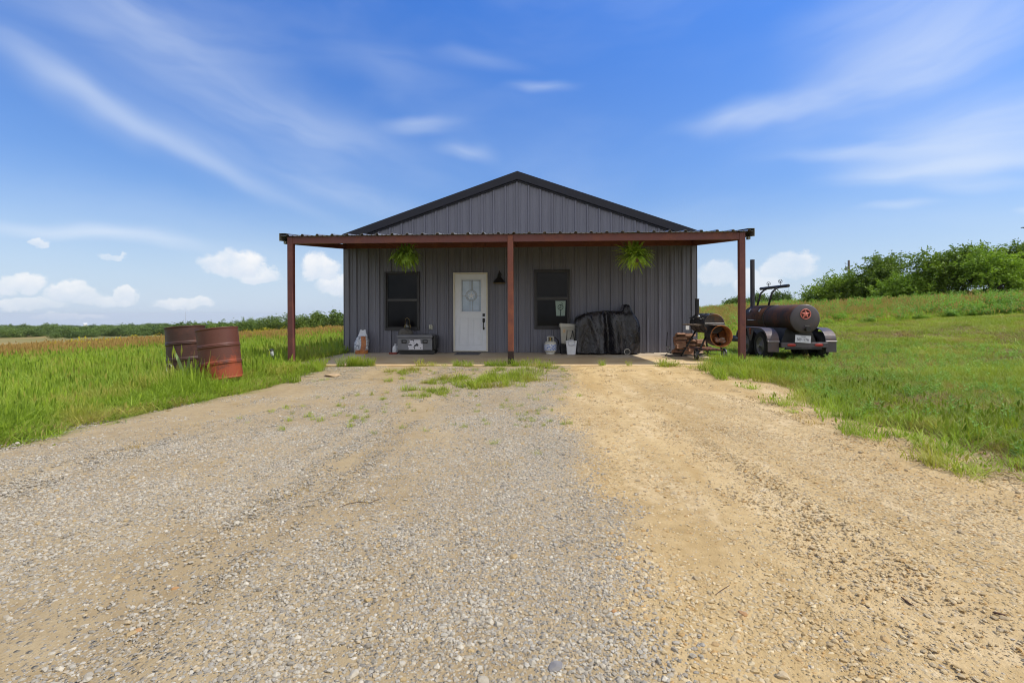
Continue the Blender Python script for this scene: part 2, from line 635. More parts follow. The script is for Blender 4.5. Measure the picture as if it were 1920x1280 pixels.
# ------------------------------------------------------------------ value noise for placing things
class VNoise:
    def __init__(s, seed, n=64):
        g = np.random.default_rng(seed)
        s.n = n
        s.t = g.random((n, n))

    def __call__(s, x, y):
        x = np.asarray(x, float); y = np.asarray(y, float)
        xi = np.floor(x).astype(int); yi = np.floor(y).astype(int)
        fx = x - xi; fy = y - yi
        fx = fx * fx * (3 - 2 * fx); fy = fy * fy * (3 - 2 * fy)
        n = s.n
        a = s.t[xi % n, yi % n]; b = s.t[(xi + 1) % n, yi % n]
        c = s.t[xi % n, (yi + 1) % n]; d = s.t[(xi + 1) % n, (yi + 1) % n]
        return (a * (1 - fx) + b * fx) * (1 - fy) + (c * (1 - fx) + d * fx) * fy

    def fbm(s, x, y, o=4):
        r, a, t = 0, 1.0, 0
        for i in range(o):
            r = r + a * s(np.asarray(x) * 2 ** i + 17.3 * i, np.asarray(y) * 2 ** i + 5.1 * i)
            t += a
            a *= 0.55
        return r / t


vn1, vn2, vn3 = VNoise(1), VNoise(2), VNoise(3)
sstep = lambda x, a, b: (lambda t: t * t * (3 - 2 * t))(np.clip((np.asarray(x, float) - a) / (b - a), 0, 1))

# ------------------------------------------------------------------ outline of the drive on the ground
SX0, SX1, SY0 = -4.985, 4.165, 9.90           # porch slab
WY = 13.09                                    # facade
left_px = [(0, 835), (70, 815), (130, 797), (230, 777), (330, 757), (430, 737), (500, 722), (560, 706), (600, 697)]
right_px = [(1310, 697), (1370, 703), (1430, 711), (1490, 728), (1540, 748), (1590, 770), (1640, 784), (1700, 800), (1760, 817), (1820, 838), (1880, 858), (1919, 874)]
poly = [(-7.6, -10.0), (-6.6, -2.0), (-5.6, 2.0)] + [on(x, y, GZ + .02)[:2] for x, y in left_px] + [(SX0 + .3, SY0 + .03), (SX1 - .1, SY0 + .03)]
poly += [on(x, y, GZ + .02)[:2] for x, y in right_px] + [(3.75, 2.4), (4.3, 0.5), (5.2, -2), (6, -10)]
POLY = np.array(poly)


def drive_dist(X, Y):
    """signed distance to the drive's outline, negative inside"""
    X = np.asarray(X, float).ravel(); Y = np.asarray(Y, float).ravel()
    A = POLY; B = np.roll(POLY, -1, 0)
    best = np.full(X.shape, 1e9)
    ins = np.zeros(X.shape, bool)
    for (ax, ay), (bx, by) in zip(A, B):
        ex, ey = bx - ax, by - ay
        t = np.clip(((X - ax) * ex + (Y - ay) * ey) / (ex * ex + ey * ey), 0, 1)
        best = np.minimum(best, np.hypot(X - ax - t * ex, Y - ay - t * ey))
        cond = ((ay > Y) != (by > Y))
        with np.errstate(divide='ignore', invalid='ignore'):
            xs = (bx - ax) * (Y - ay) / (by - ay) + ax
        ins ^= cond & (X < xs)
    return np.where(ins, -best, best)


def greyness(X, Y):
    """1 on the grey crushed gravel (left), 0 on the tan dirt (right)"""
    b = 0.36 + 0.55 * (vn1.fbm(X * 0.9 + 40, Y * 0.9) - 0.5) + 0.34 * (vn2.fbm(np.asarray(X) * 3.1, np.asarray(Y) * 2.2 + 9, 4) - .5) + 0.10 * np.sin(np.asarray(Y) * 0.9)
    wid = 0.18 + 0.25 * vn2(np.asarray(X) * .5, np.asarray(Y) * .5)
    return 1 - sstep(np.asarray(X) - b, -wid * .5, wid)


def stony(X, Y):
    """how thickly stones lie: ridges between wheel tracks and bare, worn streaks along the drive"""
    X = np.asarray(X, float); Y = np.asarray(Y, float)
    s = vn3.fbm(X * 1.3 + 0.12 * Y + 9, Y * 0.33 + 3, 4)
    f = vn2.fbm(X * 2.2, Y * 1.1 + 30, 4)
    k = 0.65 * s + 0.35 * f + np.where(X < .5, .028, 0)
    for x0, sl in ((1.15, .045), (2.55, .10), (-1.25, -.03), (-2.85, -.10)):      # worn wheel tracks
        k = k - .085 * np.exp(-((X - x0 - sl * (9 - Y)) / .24) ** 2)
    ridge = np.exp(-((X + 0.10) / 0.42) ** 2) * 0.36
    return np.clip(sstep(k + ridge, 0.36, 0.64), 0, 1)


# ------------------------------------------------------------------ ground
def ground_material():
    m, n, b = new_mat('field_soil')
    p = n.node('ShaderNodeNewGeometry').outputs['Position']
    a = n.noise(p, 0.6, 6, 0.65)
    f = n.noise(p, 14.0, 5, 0.7)
    near = n.ramp(n.m('ADD', n.m('MULTIPLY', a, .6), n.m('MULTIPLY', f, .4)),
                  [(0.34, (0.17, 0.115, 0.055)), (0.5, (0.19, 0.165, 0.055)), (0.66, (0.19, 0.21, 0.05))])
    # far fields: hay, pasture and fallow strips
    s = n.sep(p)
    far = n.ramp(n.noise(n.vm('MULTIPLY', p, (0.006, 0.016, 0)), 1.0, 4, 0.55),
                 [(0.36, (0.07, 0.11, 0.03)), (0.5, (0.17, 0.17, 0.055)), (0.6, (0.30, 0.22, 0.09)), (0.68, (0.10, 0.14, 0.035))])
    dist = n.vm('LENGTH', p)
    seedy = n.m('MULTIPLY', n.ss(dist, 26, 48), n.ss(s[0], 4, -6))
    near = n.mix(n.m('MULTIPLY', seedy, n.ss(n.noise(p, 0.35, 3, 0.6), 0.3, 0.6)), near, (0.27, 0.20, 0.06))
    hay = n.m('MULTIPLY', n.ss(dist, 78, 84), n.ss(dist, 125, 112))
    far = n.mix(hay, far, (0.42, 0.31, 0.12))
    n.link(n.mix(n.ss(dist, 72, 90), near, far), b.inputs['Base Color'])
    b.inputs['Roughness'].default_value = 0.95
    b.inputs['Specular IOR Level'].default_value = 0.1
    bp = n.node('ShaderNodeBump')
    bp.inputs['Strength'].default_value = 0.8
    bp.inputs['Distance'].default_value = 0.03
    n.link(f, bp.inputs['Height'])
    n.link(bp.outputs[0], b.inputs['Normal'])
    return m


def build_ground():
    nr, na = 190, 420
    rad = np.concatenate([[0.0], np.geomspace(0.6, 9000, nr - 1)])
    ang = np.linspace(0, 2 * np.pi, na, endpoint=False)
    RR, AA = np.meshgrid(rad, ang, indexing='ij')
    X, Y = RR * np.sin(AA), RR * np.cos(AA)
    Z = gz(X, Y) - .09 * sstep(-drive_dist(X, Y).reshape(X.shape), .12, .50)      # the drive's bed is dug a little below the field
    V = np.stack([X, Y, Z], -1).reshape(-1, 3)
    i, j = np.meshgrid(np.arange(nr - 1), np.arange(na), indexing='ij')
    j2 = (j + 1) % na
    Fc = np.stack([i * na + j, i * na + j2, (i + 1) * na + j2, (i + 1) * na + j], -1).reshape(-1, 4)
    o = link_obj('ground', np_mesh('ground', V, Fc[:, ::-1], ground_material(), smooth=True))
    tag(o, 'grassy soil of the open field around the metal house', 'ground', kind='structure')


build_ground()


def drive_material():
    m, n, b = new_mat('crushed_gravel_and_dirt')
    p = n.node('ShaderNodeTexCoord').outputs['Object']
    att = n.node('ShaderNodeAttribute', attribute_name='greyness').outputs['Fac']
    sto = n.node('ShaderNodeAttribute', attribute_name='stony').outputs['Fac']
    fine = n.noise(p, 90.0, 4, 0.75)
    mid = n.noise(p, 9.0, 6, 0.65)
    big = n.noise(n.vm('MULTIPLY', p, (1.0, 0.35, 1)), 1.4, 5, 0.6)
    # bare soil
    dirt = n.ramp(n.m('ADD', n.m('MULTIPLY', big, .55), n.m('MULTIPLY', mid, .45)),
                  [(0.30, (0.36, 0.25, 0.11)), (0.46, (0.50, 0.36, 0.175)), (0.58, (0.60, 0.45, 0.24)), (0.70, (0.72, 0.60, 0.40))])
    dirtl = n.ramp(n.m('ADD', n.m('MULTIPLY', big, .5), n.m('MULTIPLY', mid, .5)),
                   [(0.32, (0.36, 0.265, 0.145)), (0.5, (0.47, 0.365, 0.215)), (0.68, (0.56, 0.45, 0.28))])
    # pebbles in two sizes, each cell its own tone
    v1 = n.node('ShaderNodeTexVoronoi'); n.link(p, v1.inputs['Vector']); v1.inputs['Scale'].default_value = 48
    v2 = n.node('ShaderNodeTexVoronoi'); n.link(p, v2.inputs['Vector']); v2.inputs['Scale'].default_value = 95
    r1 = n.sep(v1.outputs['Color'])
    r2 = n.sep(v2.outputs['Color'])
    gst = [(0.0, (0.20, 0.185, 0.15)), (0.35, (0.40, 0.37, 0.32)), (0.7, (0.52, 0.47, 0.39)), (0.9, (0.48, 0.36, 0.20)), (1.0, (0.64, 0.59, 0.50))]
    tst = [(0.0, (0.32, 0.22, 0.10)), (0.4, (0.47, 0.345, 0.175)), (0.75, (0.56, 0.43, 0.24)), (0.93, (0.44, 0.40, 0.34)), (1.0, (0.68, 0.58, 0.42))]
    g1 = n.mix(att, n.ramp(r1[0], tst), n.ramp(r1[0], gst))
    g2 = n.mix(att, n.ramp(r2[0], tst), n.ramp(r2[0], gst))
    has1 = n.m('MULTIPLY', n.ss(v1.outputs['Distance'], 0.52, 0.42), n.ss(r1[1], n.m('SUBTRACT', 0.98, n.m('MULTIPLY', sto, 0.85)), 1.0, 0.0, 1.0))
    has2 = n.m('MULTIPLY', n.ss(v2.outputs['Distance'], 0.55, 0.42), n.ss(r2[1], n.m('SUBTRACT', 0.85, n.m('MULTIPLY', sto, 0.85)), 0.9, 0.0, 1.0))
    soil = n.mix(att, dirt, dirtl)
    soil = n.mix(n.ss(fine, 0.35, 0.7, 0.0, 0.35), soil, n.mix(0.5, soil, (0.20, 0.15, 0.09)))
    c = n.mix(n.m('MULTIPLY', has2, 0.85), soil, g2)
    c = n.mix(n.m('MULTIPLY', has1, 0.95), c, g1)
    # paler, hard-packed streaks along the wheel tracks of the dirt side
    stk = n.noise(n.vm('MULTIPLY', p, (2.6, .45, 1)), 1.0, 5, .62, .4)
    c = n.mix(n.m('MULTIPLY', n.m('MULTIPLY', n.ss(stk, .48, .70), n.m('SUBTRACT', 1.0, att)), n.ss(mid, .34, .66, .05, .55)), c, (.74, .61, .41))
    c = n.mix(n.m('MULTIPLY', n.m('MULTIPLY', n.ss(stk, .46, .34), n.m('SUBTRACT', 1.0, att)), .45), c, (.40, .265, .105))
    # a few reddish-brown spots of dry litter
    sp = n.noise(p, 2.3, 5, 0.7)
    c = n.mix(n.m('MULTIPLY', n.ss(sp, 0.70, 0.76), 0.6), c, (0.20, 0.11, 0.05))
    c = n.mix(1.0, c, n.mix(att, (.97, .94, .87), (.83, .80, .73)), 'MULTIPLY')
    n.link(c, b.inputs['Base Color'])
    b.inputs['Roughness'].default_value = 0.92
    b.inputs['Specular IOR Level'].default_value = 0.15
    h = n.m('ADD', n.m('MULTIPLY', n.ss(v1.outputs['Distance'], 0.55, 0.0), has1), n.m('MULTIPLY', n.m('MULTIPLY', n.ss(v2.outputs['Distance'], 0.55, 0.0), has2), 0.5))
    h = n.m('ADD', h, n.m('MULTIPLY', fine, 0.5))
    bp = n.node('ShaderNodeBump')
    bp.inputs['Strength'].default_value = 1.0
    bp.inputs['Distance'].default_value = 0.013
    n.link(h, bp.inputs['Height'])
    n.link(bp.outputs[0], b.inputs['Normal'])
    return m


def drive_z(X, Y):
    d = 0.030 * (vn1.fbm(np.asarray(X) * 0.9, np.asarray(Y) * 0.4, 3) - 0.5)
    X = np.asarray(X, float); Y = np.asarray(Y, float)
    for x0, sl in ((1.15, .045), (2.55, .10), (-1.25, -.03), (-2.85, -.10)):
        u = X - x0 - sl * (9 - Y)
        d = d + 0.010 * (np.exp(-((np.abs(u) - .30) / .11) ** 2) * .6 - np.exp(-(u / .20) ** 2)) * (.4 + vn2.fbm(X * .7, Y * .5))
    return gz(X, Y) + 0.014 + d


def build_drive():
    st = 0.10
    xs = np.arange(-8, 6.5, st); ys = np.arange(-9, 10.2, st)
    X, Y = np.meshgrid(xs, ys, indexing='ij')
    d = drive_dist(X, Y).reshape(X.shape)
    d = d + 0.28 * (vn1.fbm(X * 1.7, Y * 1.7, 4) - 0.5)
    Z = drive_z(X, Y) - 0.07 * sstep(d, -0.12, 0.22)
    V = np.stack([X, Y, Z], -1).reshape(-1, 3)
    ny = len(ys)
    i, j = np.meshgrid(np.arange(len(xs) - 1), np.arange(ny - 1), indexing='ij')
    Fc = np.stack([i * ny + j, (i + 1) * ny + j, (i + 1) * ny + j + 1, i * ny + j + 1], -1).reshape(-1, 4)
    Fc = Fc[(d.reshape(-1)[Fc] < 0.3).all(1)]
    used = np.unique(Fc)
    mp = np.full(len(V), -1); mp[used] = np.arange(len(used))
    V = V[used]; Fc = mp[Fc]
    me = np_mesh('driveway', V, Fc, drive_material(), smooth=True,
                 attrs={'greyness': ('FLOAT', greyness(V[:, 0], V[:, 1])), 'stony': ('FLOAT', stony(V[:, 0], V[:, 1]))})
    o = link_obj('driveway', me)
    tag(o, 'driveway of grey crushed gravel on the left half and tan dirt on the right half', 'driveway', kind='structure')


build_drive()

# ------------------------------------------------------------------ stones
def stone_mat():
    m, n, b = new_mat('loose_stone')
    a = n.node('ShaderNodeAttribute', attribute_name='tone').outputs['Color']
    p = n.node('ShaderNodeTexCoord').outputs['Object']
    k = n.noise(p, 120, 4, 0.7)
    oi = n.node('ShaderNodeObjectInfo').outputs['Random']
    c = n.mix(n.ss(k, 0.3, 0.7, 0.0, 0.5), a, n.mix(1.0, a, (0.62, 0.58, 0.5), 'MULTIPLY'))
    c = n.mix(n.m('MULTIPLY', oi, 0.25), c, (0.42, 0.34, 0.22))
    n.link(c, b.inputs['Base Color'])
    b.inputs['Roughness'].default_value = 0.88
    b.inputs['Specular IOR Level'].default_value = 0.2
    return m


STONE = stone_mat()


def ico(sub):
    bm = bmesh.new()
    bmesh.ops.create_icosphere(bm, subdivisions=sub, radius=1.0)
    bm.verts.ensure_lookup_table()
    bm.verts.index_update()
    V = np.array([v.co[:] for v in bm.verts]); Fc = np.array([[v.index for v in f.verts] for f in bm.faces])
    bm.free()
    return V, Fc


ICO1, ICO2 = ico(1), ico(2)
GREYS = [tuple(c * .88 * k for c, k in zip(t, (.99, .945, .85))) for t in [(.40, .385, .345), (.46, .44, .395), (.52, .50, .45), (.33, .315, .285), (.25, .24, .225), (.48, .40, .28), (.44, .43, .40), (.58, .56, .51), (.42, .39, .34), (.50, .46, .39), (.36, .35, .33)]]
TANS = [tuple(c * 1.0 for c in t) for t in [(.50, .37, .19), (.55, .42, .23), (.45, .325, .155), (.60, .49, .30), (.42, .33, .20), (.56, .45, .28), (.52, .40, .22), (.47, .30, .12)]]


def stone_patch(name, n, rad, smin, smax, tones, flat, seed, sub=1):
    g = np.random.default_rng(seed)
    V0, F0 = ICO1 if sub == 1 else ICO2
    Vs, Fs, Cs = [], [], []
    for k in range(n):
        s = smin * (smax / smin) ** (g.random() ** 1.8)
        r, t = rad * math.sqrt(g.random()), g.random() * 6.283
        V = V0 * (1 + 0.22 * g.standard_normal((len(V0), 1)) * 0.6)
        pl = g.standard_normal((4, 3)); pl /= np.linalg.norm(pl, axis=1)[:, None]
        for q in pl:                                            # knock flat facets on: crushed stone, not marbles
            dd = V @ q - 0.62
            V = V - np.outer(np.maximum(dd, 0), q)
        V = V * np.array([1.0, 0.62 + 0.35 * g.random(), flat * (0.7 + 0.5 * g.random())]) * s
        a, bt = g.random() * 6.283, g.normal() * 0.25
        ca, sa, cb, sb = math.cos(a), math.sin(a), math.cos(bt), math.sin(bt)
        V = V @ np.array([[1, 0, 0], [0, cb, -sb], [0, sb, cb]]).T @ np.array([[ca, -sa, 0], [sa, ca, 0], [0, 0, 1]]).T
        V = V + np.array([r * math.cos(t), r * math.sin(t), s * flat * (0.05 + 0.35 * g.random())])
        Fs.append(F0 + sum(len(q) for q in Vs)); Vs.append(V)
        c = np.array(tones[g.integers(len(tones))]) * (0.85 + 0.3 * g.random())
        Cs.append(np.tile(np.append(c, 1), (len(V), 1)))
    return np_mesh(name, np.concatenate(Vs), np.concatenate(Fs), STONE, attrs={'tone': ('FLOAT_COLOR', np.concatenate(Cs))})


def wedge(n, r0, r1, a0=-54, a1=50, p=1.0):
    """random points of the part of the ground the camera sees (and some beyond its edges)"""
    u = rng.random(n)
    r = np.sqrt(r0 ** 2 + u * (r1 ** 2 - r0 ** 2)) if p == 1 else r0 + (r1 - r0) * u ** p
    a = np.radians(a0 + (a1 - a0) * rng.random(n))
    return r * np.sin(a), r * np.cos(a)


def build_stones():
    gp = [stone_patch('grey_stones', 84, .17, .0038, .0145, GREYS, .62, 100 + i) for i in range(8)]
    tp = [stone_patch('tan_stones', 62, .19, .0035, .0150, TANS, .48, 200 + i) for i in range(6)]
    lp = [stone_patch('big_stones', 5, .25, .010, .021, GREYS + TANS[:3], .55, 300 + i, 2) for i in range(6)]
    lp += [stone_patch('big_tan_stones', 6, .25, .010, .024, TANS + TANS + [(.40, .37, .31)], .42, 320 + i, 2) for i in range(4)]
    allp = gp + tp + lp
    P, Rr, S, I = [], [], [], []

    def put(X, Y, ids, smin, smax):
        n = len(X)
        P.append(np.stack([X, Y, drive_z(X, Y) - 0.002], -1))
        Rr.append(np.stack([np.zeros(n), np.zeros(n), rng.random(n) * 6.283], -1))
        S.append(smin + (smax - smin) * rng.random(n))
        I.append(rng.choice(ids, n))
    X = np.concatenate([wedge(9500, 0.9, 12)[0]]); 
    for (n, r0, r1) in ((4200, 0.9, 5.5), (5200, 5.5, 12.5)):
        X, Y = wedge(n, r0, r1)
        d = drive_dist(X, Y) + 0.25 * (vn1.fbm(X * 1.7, Y * 1.7) - 0.5)
        ok = (d < 0.12) & (Y < SY0 - 0.1)
        X, Y = X[ok], Y[ok]
        g, s = greyness(X, Y), stony(X, Y)
        u = rng.random(len(X))
        isg = (rng.random(len(X)) < g)
        k = isg & (u < 0.10 + 0.90 * s)
        put(X[k], Y[k], list(range(8)), .75, 1.15)
        k = ~isg & (u < 0.30 + 0.70 * s)
        put(X[k], Y[k], list(range(8, 14)), .7, 1.15)
        k = isg & (u < .08)
        put(X[k], Y[k], list(range(14, 20)), .5, 1.1)
        k = ~isg & (u < .13)
        put(X[k], Y[k], list(range(20, 24)), .5, 1.1)
    P, Rr, S, I = map(np.concatenate, (P, Rr, S, I))
    scatter('gravel', P, Rr, S, I, allp, 'loose grey and tan stones lying on the driveway', 'gravel')


build_stones()

# ------------------------------------------------------------------ grass
LUSH = leaf_mat('lush_grass', (0.095, 0.165, 0.014), (0.30, 0.39, 0.042), 0.36, 0.55, dry=(0.46, 0.40, 0.10), dry_at=.50)
MOWN = leaf_mat('mown_grass_blades', (0.105, 0.150, 0.014), (0.29, 0.345, 0.038), 0.32, 0.45, dry=(0.38, 0.27, 0.085), dry_at=.52)
SEED = leaf_mat('seeding_grass', (0.17, 0.24, 0.03), (0.36, 0.38, 0.06), 0.38, 0.25, attr=(0.46, 0.29, 0.10))
SEEDP = leaf_mat('pale_seeding_grass', (0.22, 0.26, 0.03), (0.38, 0.40, 0.06), 0.38, 0.25, attr=(0.48, 0.34, 0.13))
WEED = leaf_mat('weed_leaves', (0.10, 0.19, 0.03), (0.23, 0.36, 0.075), 0.42, 0.5)
VERGE = leaf_mat('verge_grass', (0.085, 0.135, 0.014), (0.26, 0.32, 0.036), 0.34, 0.9, dry=(0.30, 0.22, 0.07), dry_at=.58)
THATCH = leaf_mat('brown_thatch', (0.13, 0.075, 0.035), (0.27, 0.175, 0.08), 0.2, 0.8)
DRYG = leaf_mat('dry_grass', (0.28, 0.19, 0.07), (0.46, 0.33, 0.14), 0.3, 0.5)
FLOW = leaf_mat('yellow_flower_stalks', (0.20, 0.27, 0.03), (0.34, 0.40, 0.06), 0.35, 0.5, attr=(0.60, 0.48, 0.04))


def tuft(name, m, n, rad, h0, h1, w, lean, droop, seed, segs=4, heads=0.0, head_len=0.09, head_w=0.012, dry=0):
    """a tuft of curved tapering blades; some stems carry a seed head"""
    g = np.random.default_rng(seed)
    Vs, Fs, Ts = [], [], []
    o = 0
    for k in range(n):
        h = h0 + (h1 - h0) * g.random()
        r, t = rad * math.sqrt(g.random()), g.random() * 6.283
        bx, by = r * math.cos(t), r * math.sin(t)
        a = g.random() * 6.283
        ln = lean * abs(g.normal())
        dx, dy = math.cos(a), math.sin(a)
        wx, wy = -dy, dx
        tw = g.normal() * 0.5
        wx, wy = wx * math.cos(tw) + dx * math.sin(tw), wy * math.cos(tw) + dy * math.sin(tw)
        wd = w * (0.6 + 0.8 * g.random())
        dr = droop * g.random()
        V = []
        for i in range(segs + 1):
            u = i / segs
            out = h * (ln * u + dr * u * u)
            z = h * (u - 0.45 * dr * u ** 2.5)
            ww = wd * (1 - u ** 1.6) * 0.5 + 0.0004
            V.append((bx + dx * out - wx * ww, by + dy * out - wy * ww, z - 0.01))
            V.append((bx + dx * out + wx * ww, by + dy * out + wy * ww, z - 0.01))
        Fs += [(o + 2 * i, o + 2 * i + 1, o + 2 * i + 3, o + 2 * i + 2) for i in range(segs)]
        Ts += [0.0] * len(V)
        Vs += V
        o += len(V)
        if g.random() < heads:
            x, y, z = V[-1]
            for q in range(2):
                ax = g.random() * 3.14
                cx, cy = math.cos(ax) * head_w, math.sin(ax) * head_w
                Vs += [(x, y, z - .02), (x + cx, y + cy, z + head_len * .4), (x + dx * .01, y + dy * .01, z + head_len), (x - cx, y - cy, z + head_len * .4)]
                Fs.append((o, o + 1, o + 2, o + 3))
                Ts += [1.0] * 4
                o += 4
    return np_mesh(name, np.array(Vs), np.array(Fs), m, attrs={'tipness': ('FLOAT', np.array(Ts))})


def weed_plant(name, m, seed, h=0.5, n=26, leaf=0.07):
    """broad-leaved upright weed: a stem with leaf pairs all the way up"""
    g = np.random.default_rng(seed)
    Vs, Fs, Ts = [], [], []
    o = 0
    for st in range(3):
        a0 = g.random() * 6.283
        lx, ly = math.cos(a0) * 0.25 * g.random(), math.sin(a0) * 0.25 * g.random()
        bx, by = g.normal() * .05, g.normal() * .05
        hh = h * (0.7 + 0.5 * g.random())
        for i in range(n):
            u = (i + 1) / n
            x, y, z = bx + lx * hh * u, by + ly * hh * u, hh * u
            a = i * 2.4 + g.random()
            L = leaf * (1.25 - 0.8 * u) * (0.7 + 0.6 * g.random())
            dx, dy = math.cos(a), math.sin(a)
            dz = 0.35 + 0.4 * g.random()
            w = L * 0.22
            Vs += [(x, y, z), (x + dx * L * .5 - dy * w, y + dy * L * .5 + dx * w, z + L * dz * .5), (x + dx * L, y + dy * L, z + L * dz * .6), (x + dx * L * .5 + dy * w, y + dy * L * .5 - dx * w, z + L * dz * .5)]
            Fs.append((o, o + 1, o + 2, o + 3)); o += 4
            Ts += [0, 0, 0, 0]
        Vs += [(bx - .003, by, -.02), (bx + .003, by, -.02), (bx + lx * hh + .002, by + ly * hh, hh), (bx + lx * hh - .002, by + ly * hh, hh)]
        Fs.append((o, o + 1, o + 2, o + 3)); o += 4
        Ts += [0, 0, 0, 0]
    return np_mesh(name, np.array(Vs), np.array(Fs), m, attrs={'tipness': ('FLOAT', np.array(Ts))})


def keep_out(X, Y):
    """True where no field grass grows: slab, house, drive, under the drums"""
    d = drive_dist(X, Y)
    edge = np.where(X > 0, 0.75, 0.42) * (vn1.fbm(X * 1.9 + 7, Y * 1.9, 4) - 0.5)
    inside = (d + edge) < 0.0
    slab = (X > SX0 - 0.05) & (X < SX1 + 0.02) & (Y > SY0 - 0.05) & (Y < WY + 13)
    drums = (np.hypot(X + 4.93, Y - 7.72) < .33) | (np.hypot(X + 5.74, Y - 8.10) < .33)
    return inside | slab | drums


def assemble(name, layers, protos, label, cat):
    P, Rr, S, I = [], [], [], []
    for X, Y, ids, sxy, sz, dz in layers:
        n = len(X)
        if n == 0: continue
        P.append(np.stack([X, Y, gz(X, Y) + dz], -1))
        Rr.append(np.stack([rng.normal(0, .06, n), rng.normal(0, .06, n), rng.random(n) * 6.283], -1))
        k = 0.8 + 0.4 * rng.random(n)
        S.append(np.stack([np.broadcast_to(sxy, n) * k, np.broadcast_to(sxy, n) * k, np.broadcast_to(sz, n) * k], -1))
        I.append(rng.choice(ids, n))
    P, Rr, S, I = map(np.concatenate, (P, Rr, S, I))
    return scatter(name, P, Rr, S, I, protos, label, cat)


